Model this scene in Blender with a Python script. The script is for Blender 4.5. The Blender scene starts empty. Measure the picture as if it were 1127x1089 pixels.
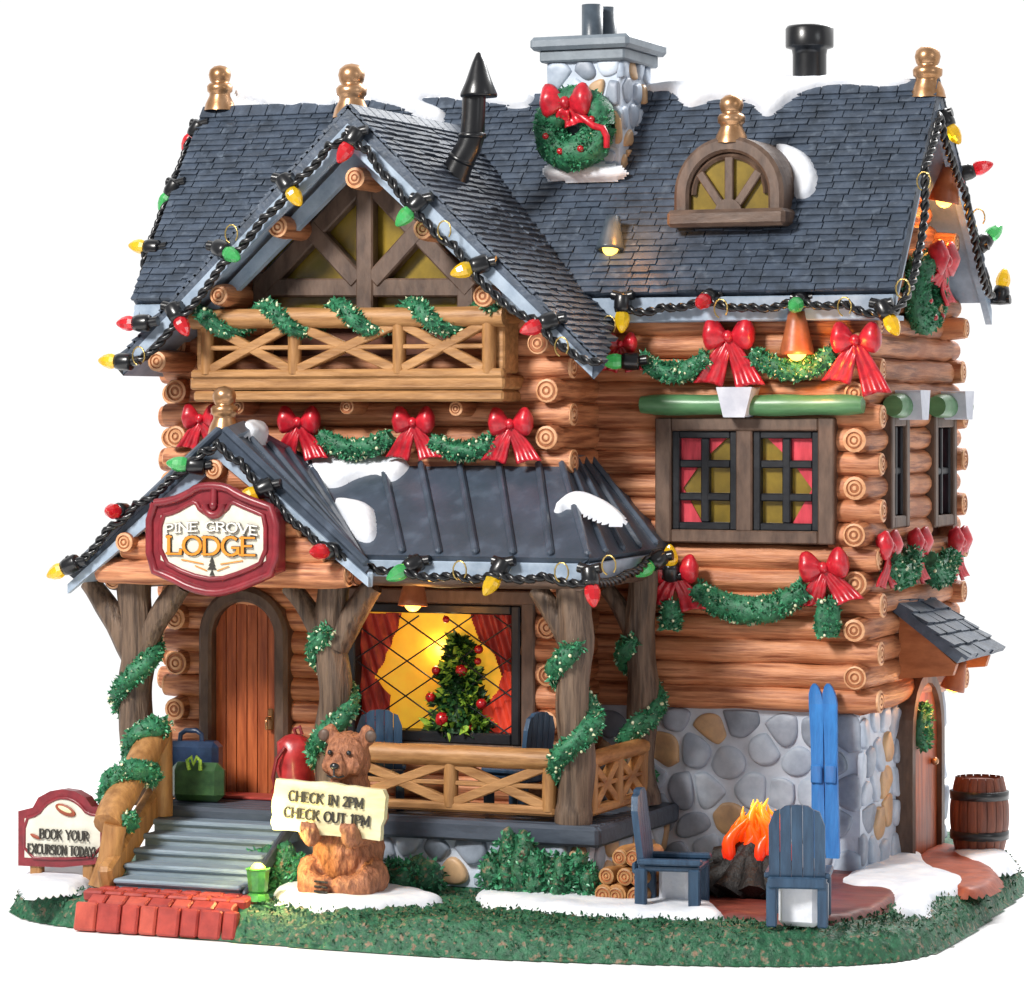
import bpy, bmesh, math, random
from mathutils import Vector, Matrix, noise, kdtree
random.seed(11)
scn = bpy.context.scene
PI = math.pi
# ------------------------------------------------------------------ camera
TH = math.radians(22.6); SN, CS = math.sin(TH), math.cos(TH)
F, DIST, HC = 3700.0, 37.0, 4.9
CAM = Vector((SN*DIST, -CS*DIST, HC))
cd = bpy.data.cameras.new('camera'); cam = bpy.data.objects.new('camera', cd)
scn.collection.objects.link(cam); scn.camera = cam
cam.location = CAM
cam.rotation_euler = (PI/2, 0, TH)
cd.sensor_width = 36; cd.lens = 36*F/1127.0
cd.shift_y = -90.5/1127.0; cd.clip_end = 1500; cd.clip_start = 0.5
# ------------------------------------------------------------------ light
w = bpy.data.worlds.new('World'); scn.world = w; w.use_nodes = True
w.node_tree.nodes['Background'].inputs[0].default_value = (1, 1, 1, 1)
w.node_tree.nodes['Background'].inputs[1].default_value = 1.07
# world surround: white behind the model, dimmed behind the camera to deepen shading
_N = w.node_tree.nodes; _L = w.node_tree.links; _t = _N.new('ShaderNodeTexCoord'); _x = _N.new('ShaderNodeSeparateXYZ'); _c = _N.new('ShaderNodeValToRGB')
_c.color_ramp.elements[0].position = .0; _c.color_ramp.elements[0].color = (.30, .30, .31, 1)
_c.color_ramp.elements[1].position = .25; _c.color_ramp.elements[1].color = (1, 1, 1, 1)
_L.new(_t.outputs['Generated'], _x.inputs[0]); _L.new(_x.outputs[1], _c.inputs[0]); _L.new(_c.outputs[0], _N['Background'].inputs[0])
def area(name, loc, target, size, energy, col=(1, 1, 1), spread=180):
    l = bpy.data.lights.new(name, 'AREA'); l.shape = 'DISK'; l.size = size; l.energy = energy; l.color = col
    l.spread = math.radians(spread)
    o = bpy.data.objects.new(name, l); scn.collection.objects.link(o); o.location = loc
    o.rotation_euler = (Vector(target)-Vector(loc)).to_track_quat('-Z', 'Y').to_euler()
    return o
area('key_softbox', (-7, -22, 19), (0, 0, 4), 6, 9500, (1, .97, .93))
area('floor_fill', (4, 12, 16), (2, 6, 0), 10, 4000, (1, 1, 1))  # unseen light added to whiten the floor behind the model
area('side_softbox', (20, -9, 13), (2, 0, 4), 6, 350, (.95, .98, 1))
scn.view_settings.view_transform = 'Standard'; scn.view_settings.look = 'None'
scn.view_settings.exposure = 0.0; scn.view_settings.gamma = 1
# ------------------------------------------------------------------ helpers
def P(px, py, Y=None, X=None, Z=None, pl=None):
    a = (px-563.5)/F; b = (454-py)/F
    d = Vector((-SN+CS*a, CS+SN*a, b))
    if Y is not None: t = (Y-CAM.y)/d.y
    elif X is not None: t = (X-CAM.x)/d.x
    elif Z is not None: t = (Z-CAM.z)/d.z
    else:
        p0, n = pl; t = (p0-CAM).dot(n)/d.dot(n)
    return CAM+d*t
def lin(h):
    h = h.lstrip('#'); r = []
    for i in (0, 2, 4):
        v = int(h[i:i+2], 16)/255; v = v/12.92 if v <= .04045 else ((v+.055)/1.055)**2.4; r.append(v)
    return (r[0], r[1], r[2], 1)
MATS = {}
def mat(name, c1, c2=None, scale=(3, 3, 3), rough=.45, bump=.25, bscale=None, detail=5, trans=0, emis=0, metal=0,
        c3=None, r3=None, mid=(.35, .65), coat=0, sss=0, dist=.02):
    m = bpy.data.materials.new(name); m.use_nodes = True; nt = m.node_tree; N = nt.nodes; L = nt.links
    b = N['Principled BSDF']; b.inputs['Roughness'].default_value = rough; b.inputs['Metallic'].default_value = metal
    b.inputs['Transmission Weight'].default_value = trans; b.inputs['Coat Weight'].default_value = coat
    b.inputs['Coat Roughness'].default_value = .25
    b.inputs['Base Color'].default_value = lin(c1)
    tc = N.new('ShaderNodeTexCoord'); mp = N.new('ShaderNodeMapping'); mp.inputs['Scale'].default_value = scale
    L.new(tc.outputs['Object'], mp.inputs[0])
    nz = N.new('ShaderNodeTexNoise'); nz.inputs['Scale'].default_value = 1; nz.inputs['Detail'].default_value = detail
    nz.inputs['Roughness'].default_value = .62
    L.new(mp.outputs[0], nz.inputs['Vector'])
    out = None
    if c2:
        cr = N.new('ShaderNodeValToRGB'); cr.color_ramp.elements[0].position = mid[0]; cr.color_ramp.elements[1].position = mid[1]
        cr.color_ramp.elements[0].color = lin(c2); cr.color_ramp.elements[1].color = lin(c1)
        L.new(nz.outputs[0], cr.inputs[0]); out = cr.outputs[0]
    if c3:
        n3 = N.new('ShaderNodeTexNoise'); n3.inputs['Scale'].default_value = r3[0]; n3.inputs['Detail'].default_value = 3
        L.new(tc.outputs['Object'], n3.inputs['Vector'])
        c = N.new('ShaderNodeValToRGB'); c.color_ramp.elements[0].position = r3[1]; c.color_ramp.elements[1].position = r3[2]
        L.new(n3.outputs[0], c.inputs[0])
        mx = N.new('ShaderNodeMix'); mx.data_type = 'RGBA'; L.new(c.outputs[0], mx.inputs[0])
        if out: L.new(out, mx.inputs[6])
        else: mx.inputs[6].default_value = lin(c1)
        mx.inputs[7].default_value = lin(c3); out = mx.outputs[2]
    if out: L.new(out, b.inputs['Base Color'])
    if bump:
        bp = N.new('ShaderNodeBump'); bp.inputs['Strength'].default_value = bump; bp.inputs['Distance'].default_value = dist
        if bscale:
            m2 = N.new('ShaderNodeMapping'); m2.inputs['Scale'].default_value = bscale; L.new(tc.outputs['Object'], m2.inputs[0])
            n2 = N.new('ShaderNodeTexNoise'); n2.inputs['Scale'].default_value = 1; n2.inputs['Detail'].default_value = 5
            L.new(m2.outputs[0], n2.inputs['Vector']); L.new(n2.outputs[0], bp.inputs['Height'])
        else: L.new(nz.outputs[0], bp.inputs['Height'])
        L.new(bp.outputs[0], b.inputs['Normal'])
    if emis:
        if out: L.new(out, b.inputs['Emission Color'])
        else: b.inputs['Emission Color'].default_value = lin(c1)
        b.inputs['Emission Strength'].default_value = emis
    MATS[name] = m; return m
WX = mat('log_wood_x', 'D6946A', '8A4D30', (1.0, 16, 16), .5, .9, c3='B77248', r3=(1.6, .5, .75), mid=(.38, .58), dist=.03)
WY = mat('log_wood_y', 'C4835A', '7A4429', (16, 1.0, 16), .5, .9, c3='9C5C37', r3=(1.6, .5, .75), mid=(.38, .58), dist=.03)  # same wood toned darker, shade of the side walls put into the colour
WZ = mat('log_wood_z', 'C97C52', '8E4D2E', (14, 14, 1.1), .5, .5)
RL = mat('log_ring_light', 'E0AE84', 'C48A5E', (9, 9, 9), .5, .2)
RD = mat('log_ring_dark', 'A8683F', '8B5230', (9, 9, 9), .5, .2)
BW = mat('wall_backing', '6E3A22', '552B19', (6, 6, 6), .6, .2)
SLATE = mat('slate_paint', '4C5869', '363F4B', (4, 4, 4), .5, .45, (22, 22, 22), c3='5D6876', r3=(9, .57, .75))
METAL = mat('metal_roof_paint', '475160', '39434F', (2, 2, 2), .36, .25, (12, 12, 12), c3='566271', r3=(4, .55, .8), coat=.2)
FASC = mat('blue_grey_trim', 'A9B8C8', '8697AA', (4, 4, 4), .4, .15)
TRIM = mat('brown_trim', '6C5648', '4D3B31', (9, 9, 3), .5, .45)
TRIMX = mat('brown_trim_x', '6C5648', '4D3B31', (3, 9, 9), .5, .45)
BARK = mat('post_bark', '75604F', '43342A', (17, 17, 1.3), .55, .9, mid=(.36, .6), dist=.04)
TAN = mat('tan_timber', 'BA8A58', '8C6136', (2, 12, 14), .5, .55)
TANZ = mat('tan_timber_z', 'B58552', '8A5F35', (12, 12, 2), .5, .55)
STONE = [mat('stone_a', '949EAD', '78828F', (4, 4, 4), .45, .35), mat('stone_b', 'B6C2D1', '9AA8BA', (4, 4, 4), .45, .35),
         mat('stone_c', 'D2AC80', 'AE9074', (4, 4, 4), .45, .35), mat('stone_d', 'A3ACBA', '8791A0', (4, 4, 4), .45, .35),
         mat('stone_e', 'C4CEDB', 'A9B6C6', (4, 4, 4), .45, .35)]
MORT = mat('mortar', 'CBD4E1', 'B7C3D2', (3, 3, 3), .6, .4, (14, 14, 14))
BLACK = mat('black_gloss', '17181B', '101114', (5, 5, 5), .3, .15, coat=.3)
BLKF = mat('black_frame', '1D2026', '121419', (7, 7, 7), .4, .3)
GOLD = mat('gold_paint', 'CDA27C', 'A87A50', (5, 5, 5), .3, .15, metal=.8)
GOLDW = mat('gold_wire', 'C9AE6A', None, rough=.3, bump=0, metal=.9)
GREEN = mat('garland_green', '35825A', '1A5038', (16, 16, 16), .5, .8)
LEAF = mat('garland_leaf', '4FA577', '246444', (11, 11, 11), .36, .2, coat=.3)
GLIT = mat('pale_gold_fleck', 'EFF0D8', 'C9D29A', (30, 30, 30), .3, .1)
RED = mat('ribbon_red', 'D32333', 'A01424', (9, 9, 9), .33, .35, coat=.35)
BERRY = mat('berry_red', 'B01420', None, rough=.25, bump=0, coat=.5)
MAROON = mat('sign_maroon', '8A2630', '6C1A24', (5, 5, 5), .38, .25, coat=.2)
CREAM = mat('sign_cream', 'DDDACB', 'CBC8BA', (5, 5, 5), .5, .15)
CREAM2 = mat('board_cream', 'EBE3BC', 'D9CC98', (2, 5, 9), .5, .35)
INK = mat('dark_ink', '33302A', None, rough=.6, bump=0)
ORNG = mat('orange_letter', 'D98A2B', None, rough=.45, bump=0)
WLET = mat('white_letter', 'F2EEE4', None, rough=.45, bump=0)
GLET = mat('grey_letter', '8D8A86', None, rough=.5, bump=0)
DOOR = mat('door_orange', 'C0673A', '8A3F20', (13, 13, 1.2), .42, .5)
SNOW = mat('snow', 'ECEEF2', 'D9DEE7', (4, 4, 4), .5, .6, (9, 9, 9))
TURF = mat('turf', '2F6E4C', '1D4A33', (13, 13, 13), .5, .9, (15, 15, 15), c3='86705A', r3=(17, .57, .68), dist=.05)
BRICK = [mat('brick_a', 'A93F36', '8C2E2A', (6, 6, 6), .45, .4), mat('brick_b', 'BE5443', '9E3E33', (6, 6, 6), .45, .4),
         mat('brick_c', 'B2453A', '93332C', (6, 6, 6), .45, .4)]
EARTH = mat('red_brown_earth', '7C3429', '5B231C', (3, 14, 6), .5, .6)
PATHM = mat('side_path_paint', 'A14E30', '7E3622', (6, 6, 6), .5, .5)
STEP = mat('step_paint', '8696A5', '6D7C89', (2, 14, 14), .45, .4)
DECK = mat('deck_paint', '49525F', '39414D', (3, 10, 10), .42, .3)
GLASS = mat('olive_glass', '957C2C', '6F5D22', (2, 2, 2), .15, .1, coat=.5)
PINK = mat('curtain_pink', 'DC4655', 'B42D3C', (12, 12, 2), .45, .3)
CURT = mat('curtain_red', 'B03428', '7A1812', (13, 4, 3), .45, .4, emis=.10)  # dim copy, faint glow of the lit window put into the material
CURL = mat('curtain_red_lit', 'D84A30', 'B02A1C', (13, 4, 3), .45, .4, emis=.32)  # brighter copy of the curtain red, backlight put into colour and emission
GLOW = mat('lit_window_yellow', 'F5C238', 'EBA52E', (1.4, 1.4, 1.4), .5, 0, emis=.5)
LIME = mat('tree_lime', 'A8C84A', '5F8A2C', (18, 18, 18), .4, .3, emis=.12)  # faint emission put into the foliage colour, imitating window backlight
TREEG = mat('tree_green', '2C5A2C', '12321A', (18, 18, 18), .4, .4)
BRK = mat('bracket_wood', 'B87044', '98562F', (3, 3, 9), .5, .3)
BLUE = mat('ski_blue', '3A88D2', '2A6DB4', (12, 3, 2), .35, .3, coat=.3)
NAVY = mat('chair_navy', '33506B', '223A52', (14, 14, 2), .42, .45)
FUR = mat('bear_fur', 'B47653', '7C4A30', (24, 24, 9), .5, 1.0, mid=(.33, .6), dist=.035)
FURL = mat('bear_muzzle', 'B5795A', '8B5238', (22, 22, 12), .5, .8)
GREYC = mat('cap_grey', '7C8791', '69747E', (4, 4, 4), .42, .25)
FLUE = mat('flue_grey', '4E5964', '3E4852', (5, 5, 5), .35, .2)
GHEAD = mat('header_green', '5B8C5E', '46734C', (2, 9, 9), .4, .35, coat=.2)
KEYS = mat('keystone_white', 'CDD0DA', 'B5B9C6', (4, 4, 4), .45, .2)
BAG1 = mat('case_navy', '2A4060', '1B2C46', (6, 6, 6), .35, .3, coat=.3)
BAG2 = mat('bag_green', '3B5F38', '25432A', (6, 6, 6), .35, .35, coat=.3)
BAG3 = mat('duffel_red', 'C23A3C', '952428', (6, 6, 6), .35, .35, coat=.3)
WARR = mat('barrel_wood', '83472F', '5A2C1D', (12, 12, 1.5), .45, .5)
CHAR = mat('charred_log', '1A1412', '0D0A09', (10, 10, 10), .55, .9, dist=.04)
TERR = mat('lamp_terracotta', 'B2643A', '8F4A2A', (5, 5, 5), .4, .3)
BEAMY = mat('split_wood', 'C9935A', '8C5B30', (9, 2, 9), .5, .5)
def bulbmat(n, c):
    m = mat(n, c, None, rough=.12, bump=0, trans=.55, emis=.18, coat=.6); return m
BM = {'y': bulbmat('bulb_yellow', 'EFC51E'), 'r': bulbmat('bulb_red', 'DB1F2B'), 'g': bulbmat('bulb_green', '4FC06A')}
LAMPG = mat('lamp_glow', 'FFC65A', None, rough=.4, bump=0, emis=4)
# flame gradient
FL = bpy.data.materials.new('flame'); FL.use_nodes = True
_n = FL.node_tree.nodes; _l = FL.node_tree.links; _tc = _n.new('ShaderNodeTexCoord'); _s = _n.new('ShaderNodeSeparateXYZ')
_r = _n.new('ShaderNodeValToRGB'); _r.color_ramp.elements[0].position = .45; _r.color_ramp.elements[1].position = 1.0
_r.color_ramp.elements[0].color = lin('E0260C'); _r.color_ramp.elements[1].color = lin('FFC42E')
_e = _r.color_ramp.elements.new(.78); _e.color = lin('F2600C')
_l.new(_tc.outputs['Object'], _s.inputs[0]); _l.new(_s.outputs[2], _r.inputs[0]); _b = _n['Principled BSDF']
_l.new(_r.outputs[0], _b.inputs['Base Color']); _l.new(_r.outputs[0], _b.inputs['Emission Color']); _b.inputs['Emission Strength'].default_value = .4
_b.inputs['Roughness'].default_value = .3

def nz3(p, f, seed=0): return noise.noise(Vector((p[0]*f+seed*7.3, p[1]*f-seed*3.1, p[2]*f+seed)))
class MB:
    def __init__(s): s.v = []; s.f = []; s.m = []; s.sm = []; s.X = None
    def add(s, vs, fs, mi=0, smooth=True):
        o = len(s.v)
        for p in vs:
            p = Vector(p); s.v.append(s.X @ p if s.X else p)
        for f in fs: s.f.append([i+o for i in f]); s.m.append(mi); s.sm.append(smooth)
    def box(s, c, d, mi=0, R=None, bev=0.0):
        x, y, z = d[0]/2, d[1]/2, d[2]/2; b = min(bev, x*.9, y*.9, z*.9)
        c = Vector(c)
        if b <= 0:
            vs = [Vector((i*x, j*y, k*z)) for i in (-1, 1) for j in (-1, 1) for k in (-1, 1)]
            fs = [(0, 1, 3, 2), (4, 6, 7, 5), (0, 4, 5, 1), (2, 3, 7, 6), (0, 2, 6, 4), (1, 5, 7, 3)]
        else:
            vs = []; 
            for i in (-1, 1):
                for j in (-1, 1):
                    for k in (-1, 1):
                        vs += [Vector((i*x, j*(y-b), k*(z-b))), Vector((i*(x-b), j*y, k*(z-b))), Vector((i*(x-b), j*(y-b), k*z))]
            I = lambda i, j, k, a: ((i > 0)*4+(j > 0)*2+(k > 0))*3+a
            fs = []
            for q in (-1, 1):
                fs.append([I(q, -1, -1, 0), I(q, 1, -1, 0), I(q, 1, 1, 0), I(q, -1, 1, 0)][::q])
                fs.append([I(-1, q, -1, 1), I(-1, q, 1, 1), I(1, q, 1, 1), I(1, q, -1, 1)][::q])
                fs.append([I(-1, -1, q, 2), I(1, -1, q, 2), I(1, 1, q, 2), I(-1, 1, q, 2)][::q])
                for r in (-1, 1):
                    fs.append([I(q, r, -1, 0), I(q, r, 1, 0), I(q, r, 1, 1), I(q, r, -1, 1)])
                    fs.append([I(q, -1, r, 0), I(q, 1, r, 0), I(q, 1, r, 2), I(q, -1, r, 2)])
                    fs.append([I(-1, q, r, 1), I(1, q, r, 1), I(1, q, r, 2), I(-1, q, r, 2)])
                    for t in (-1, 1): fs.append([I(q, r, t, 0), I(q, r, t, 1), I(q, r, t, 2)])
        vs = [c+(R @ p if R else p) for p in vs]
        s.add(vs, fs, mi, False)
    def bar(s, a, b, w, h, mi=0, up=(0, 0, 1), bev=.01):
        a, b = Vector(a), Vector(b); d = b-a; x = d.normalized(); u = Vector(up)
        y = u.cross(x)
        if y.length < 1e-4: y = Vector((0, 1, 0)).cross(x)
        y.normalize(); z = x.cross(y)
        R = Matrix((x, y, z)).transposed()
        s.box((a+b)/2, (d.length, w, h), mi, R, bev)
    def tube(s, pts, rad, n=10, mi=0, wob=0, wf=3, cap=True, ell=None, ribs=0, seed=0):
        pts = [Vector(p) for p in pts]; m = len(pts)
        if not isinstance(rad, (list, tuple)): rad = [rad]*m
        vs = []; t0 = (pts[1]-pts[0]).normalized()
        ref = Vector((0, 0, 1)) if abs(t0.z) < .85 else Vector((0, 1, 0))
        nrm = (ref-t0*ref.dot(t0)).normalized()
        for i, p in enumerate(pts):
            t = (pts[min(i+1, m-1)]-pts[max(i-1, 0)]).normalized()
            nrm = (nrm-t*nrm.dot(t)).normalized(); bn = t.cross(nrm)
            for k in range(n):
                a = 2*PI*k/n; d = nrm*math.cos(a)+bn*math.sin(a); r = rad[i]
                q = p+d*r
                if ribs: r *= 1+ribs*math.cos(a*7+nz3(p, 1.5, seed)*3)
                if wob: r *= 1+wob*nz3(q, wf, seed)
                vs.append(p+d*r)
        fs = [(i*n+k, i*n+(k+1) % n, (i+1)*n+(k+1) % n, (i+1)*n+k) for i in range(m-1) for k in range(n)]
        s.add(vs, fs, mi)
        if cap:
            s.add([vs[k] for k in range(n)], [list(range(n))[::-1]], mi, False)
            s.add([vs[(m-1)*n+k] for k in range(n)], [list(range(n))], mi, False)
    def lathe(s, prof, c=(0, 0, 0), ax=(0, 0, 1), n=20, mi=0, mis=None, smooth=True):
        ax = Vector(ax).normalized(); c = Vector(c)
        x = ax.orthogonal().normalized(); y = ax.cross(x)
        vs = []; fs = []
        for r, h in prof:
            for k in range(n):
                a = 2*PI*k/n; vs.append(c+ax*h+(x*math.cos(a)+y*math.sin(a))*r)
        for i in range(len(prof)-1):
            F_ = [(i*n+k, i*n+(k+1) % n, (i+1)*n+(k+1) % n, (i+1)*n+k) for k in range(n)]
            if mis:
                s.add([], [], 0)
                o = len(s.v)
                s.add([vs[j] for f in F_ for j in f], [tuple(range(4*q, 4*q+4)) for q in range(len(F_))], mis[i], smooth)
            else: fs += F_
        if not mis: s.add(vs, fs, mi, smooth)
    def ball(s, c, r, mi=0, n=12, wob=0, wf=3, seed=0, R=None):
        if not isinstance(r, (list, tuple)): r = (r, r, r)
        c = Vector(c); vs = [Vector((0, 0, 1))]; m = max(4, n//2)
        for i in range(1, m):
            for k in range(n):
                a = PI*i/m; b = 2*PI*k/n; vs.append(Vector((math.sin(a)*math.cos(b), math.sin(a)*math.sin(b), math.cos(a))))
        vs.append(Vector((0, 0, -1))); L = len(vs)-1
        out = []
        for p in vs:
            q = Vector((p.x*r[0], p.y*r[1], p.z*r[2]))
            if wob: q *= 1+wob*nz3(c+q, wf, seed)
            out.append(c+(R @ q if R else q))
        fs = [(0, 1+k, 1+(k+1) % n) for k in range(n)]
        for i in range(m-2):
            fs += [(1+i*n+k, 1+(i+1)*n+k, 1+(i+1)*n+(k+1) % n, 1+i*n+(k+1) % n) for k in range(n)]
        fs += [(L, 1+(m-2)*n+(k+1) % n, 1+(m-2)*n+k) for k in range(n)]
        s.add(out, fs, mi)
    def prism(s, poly, off, mi=0, mi_side=None, smooth=False):
        poly = [Vector(p) for p in poly]; off = Vector(off); n = len(poly)
        s.add(poly+[p+off for p in poly], [list(range(n))[::-1], [n+i for i in range(n)]], mi, False)
        s.add(poly+[p+off for p in poly], [(i, (i+1) % n, n+(i+1) % n, n+i) for i in range(n)], mi if mi_side is None else mi_side, smooth)
    def leaves(s, fn, cnt, size, mi=0):
        for _ in range(cnt):
            p, nn = fn(); d = (Vector((random.gauss(0, 1), random.gauss(0, 1), random.gauss(0, 1))).normalized()+nn*.8).normalized()
            sd = d.cross(Vector((random.gauss(0, 1), random.gauss(0, 1), random.gauss(0, 1)))).normalized(); L = size*random.uniform(.6, 1.3)
            up = d.cross(sd)
            s.add([p, p+d*L*.5+sd*L*.24+up*L*.08, p+d*L, p+d*L*.5-sd*L*.24+up*L*.08, p+d*L*.45-up*L*.1], [(0, 1, 4), (1, 2, 4), (2, 3, 4), (3, 0, 4)], mi, True)
    def build(s, name, mats, parent=None, local=False, smooth=True, origin=None, fix=True):
        if not isinstance(mats, (list, tuple)): mats = [mats]
        off = Vector((0, 0, 0))
        if not local:
            q = parent
            while q is not None: off += q.location; q = q.parent
        if origin is not None: off += Vector(origin)
        me = bpy.data.meshes.new(name)
        me.from_pydata([v-off for v in s.v], [], s.f)
        for m in mats: me.materials.append(m)
        me.polygons.foreach_set('material_index', s.m)
        me.polygons.foreach_set('use_smooth', [b and smooth for b in s.sm])
        if fix:
            bm = bmesh.new(); bm.from_mesh(me); bmesh.ops.recalc_face_normals(bm, faces=bm.faces); bm.to_mesh(me); bm.free()
        me.update()
        o = bpy.data.objects.new(name, me); scn.collection.objects.link(o)
        if parent: o.parent = parent
        if origin is not None: o.location = origin
        return o
def thing(name, label, cat, loc=(0, 0, 0), rz=0, group=None):
    o = bpy.data.objects.new(name, None); scn.collection.objects.link(o); o.empty_display_size = .2
    o.location = loc; o.rotation_euler = (0, 0, rz); o['label'] = label; o['category'] = cat
    if group: o['group'] = group
    return o
def tag(o, label=None, cat=None, group=None, kind=None):
    if label: o['label'] = label
    if cat: o['category'] = cat
    if group: o['group'] = group
    if kind: o['kind'] = kind
    return o
def copy_tree(o, parent=None):
    c = o.copy(); scn.collection.objects.link(c); c.parent = parent
    for ch in list(o.children): copy_tree(ch, c)
    return c
def smooth_poly(pts, it=2):
    for _ in range(it):
        q = []
        for i in range(len(pts)):
            a, b = pts[i], pts[(i+1) % len(pts)]; q += [a*.75+b*.25, a*.25+b*.75]
        pts = q
    return pts
def inpoly(x, y, P2):
    r = False; j = len(P2)-1
    for i in range(len(P2)):
        xi, yi = P2[i]; xj, yj = P2[j]
        if (yi > y) != (yj > y) and x < (xj-xi)*(y-yi)/(yj-yi)+xi: r = not r
        j = i
    return r
def edist(x, y, P2):
    d = 1e9; n = len(P2)
    for i in range(n):
        ax, ay = P2[i]; bx, by = P2[(i+1) % n]; dx, dy = bx-ax, by-ay
        t = max(0, min(1, ((x-ax)*dx+(y-ay)*dy)/(dx*dx+dy*dy+1e-12)))
        e = math.hypot(x-ax-t*dx, y-ay-t*dy)
        if e < d: d = e
    return d
def field(mb, outline, p0, u, v, n, h, rr, step=.04, sink=.03, rough=.25, f=4, mi=0, it=2):
    """a soft heap lying on the plane (p0,n), bounded by outline"""
    pts = smooth_poly([Vector(((p-p0).dot(u), (p-p0).dot(v))) for p in outline], it)
    P2 = [(p.x, p.y) for p in pts]
    x0, x1 = min(p[0] for p in P2)-step*2, max(p[0] for p in P2)+step*2; y0, y1 = min(p[1] for p in P2)-step*2, max(p[1] for p in P2)+step*2
    nx, ny = int((x1-x0)/step)+1, int((y1-y0)/step)+1; idx = {}; vs = []
    for j in range(ny):
        for i in range(nx):
            x, y = x0+i*step, y0+j*step; ins = inpoly(x, y, P2); d = edist(x, y, P2)
            if not ins and d > step*1.6: continue
            if ins: t = min(1, d/rr); z = h*math.sqrt(max(0, 1-(1-t)**2))*(1+rough*nz3((x, y, 0), f))
            else: z = -sink*min(1, d/step)
            idx[i, j] = len(vs); vs.append(p0+u*x+v*y+n*z)
    fs = [(idx[i, j], idx[i+1, j], idx[i+1, j+1], idx[i, j+1]) for (i, j) in idx if (i+1, j) in idx and (i, j+1) in idx and (i+1, j+1) in idx]
    mb.add(vs, fs, mi)
def log(mb, a, b, r, caps=(1, 1), n=14, seed=0, seg=.14, mi=0, wob=.14):
    a, b = Vector(a), Vector(b); L = (b-a).length; k = max(2, int(L/seg))
    pts = [a.lerp(b, i/k) for i in range(k+1)]
    rad = [r]*(k+1)
    ax = (b-a).normalized()
    if caps[0]: rad[0] = r*.9
    if caps[1]: rad[-1] = r*.9
    mb.tube(pts, rad, n, mi, wob=wob, wf=2.6, seed=seed, cap=True)
    for c, p, d in ((caps[0], a, -ax), (caps[1], b, ax)):
        if c:
            q = r*random.uniform(.93, 1.02)
            prof = [(q*.88, -.01), (q*.9, .012), (q*.72, .02), (q*.66, .008), (q*.56, .008), (q*.5, .021), (q*.36, .021), (q*.3, .01), (q*.2, .01), (q*.16, .022), (0.001, .024)]
            jr = [random.uniform(.9, 1.1) for _ in prof]; prof = [(a_*(jr[i_//2*2] if i_ > 1 else 1), h_) for i_, (a_, h_) in enumerate(prof)]
            mb.lathe(prof, p, d, 16, mis=[1, 1, 2, 2, 1, 1, 2, 2, 1, 1], smooth=False)
def log_wall(mb, axis, fix, a0, a1, z0, z1, holes=(), ext=None, r=.138, pitch=.25, par=0, capmask=(1, 1), e0=.2, e1=.2):
    """stack of horizontal logs; every other log runs past the corner"""
    i = 0; z = z0+pitch/2
    while z < z1-.02:
        lo, hi = a0, a1; c = [0, 0]
        if i % 2 == par:
            if capmask[0]: lo = a0-e0*random.uniform(.9, 1.1); c[0] = 1
            if capmask[1]: hi = a1+e1*random.uniform(.9, 1.1); c[1] = 1
        if callable(ext): lo, hi = ext(z, lo, hi)
        segs = [(lo, hi)]
        for h in holes:
            if h[2]-.06 < z < h[3]+.06:
                ns = []
                for s0, s1 in segs:
                    if h[1] <= s0 or h[0] >= s1: ns.append((s0, s1))
                    else:
                        if h[0] > s0: ns.append((s0, h[0]))
                        if h[1] < s1: ns.append((h[1], s1))
                segs = ns
        zz = z+random.uniform(-.008, .008)
        for s0, s1 in segs:
            if s1-s0 < .06: continue
            A = (s0, fix, zz) if axis == 'x' else (fix, s0, zz); B = (s1, fix, zz) if axis == 'x' else (fix, s1, zz)
            log(mb, A, B, r*random.uniform(.96, 1.04), (c[0] and s0 == lo, c[1] and s1 == hi), seed=random.random()*40)
        i += 1; z += pitch
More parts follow.
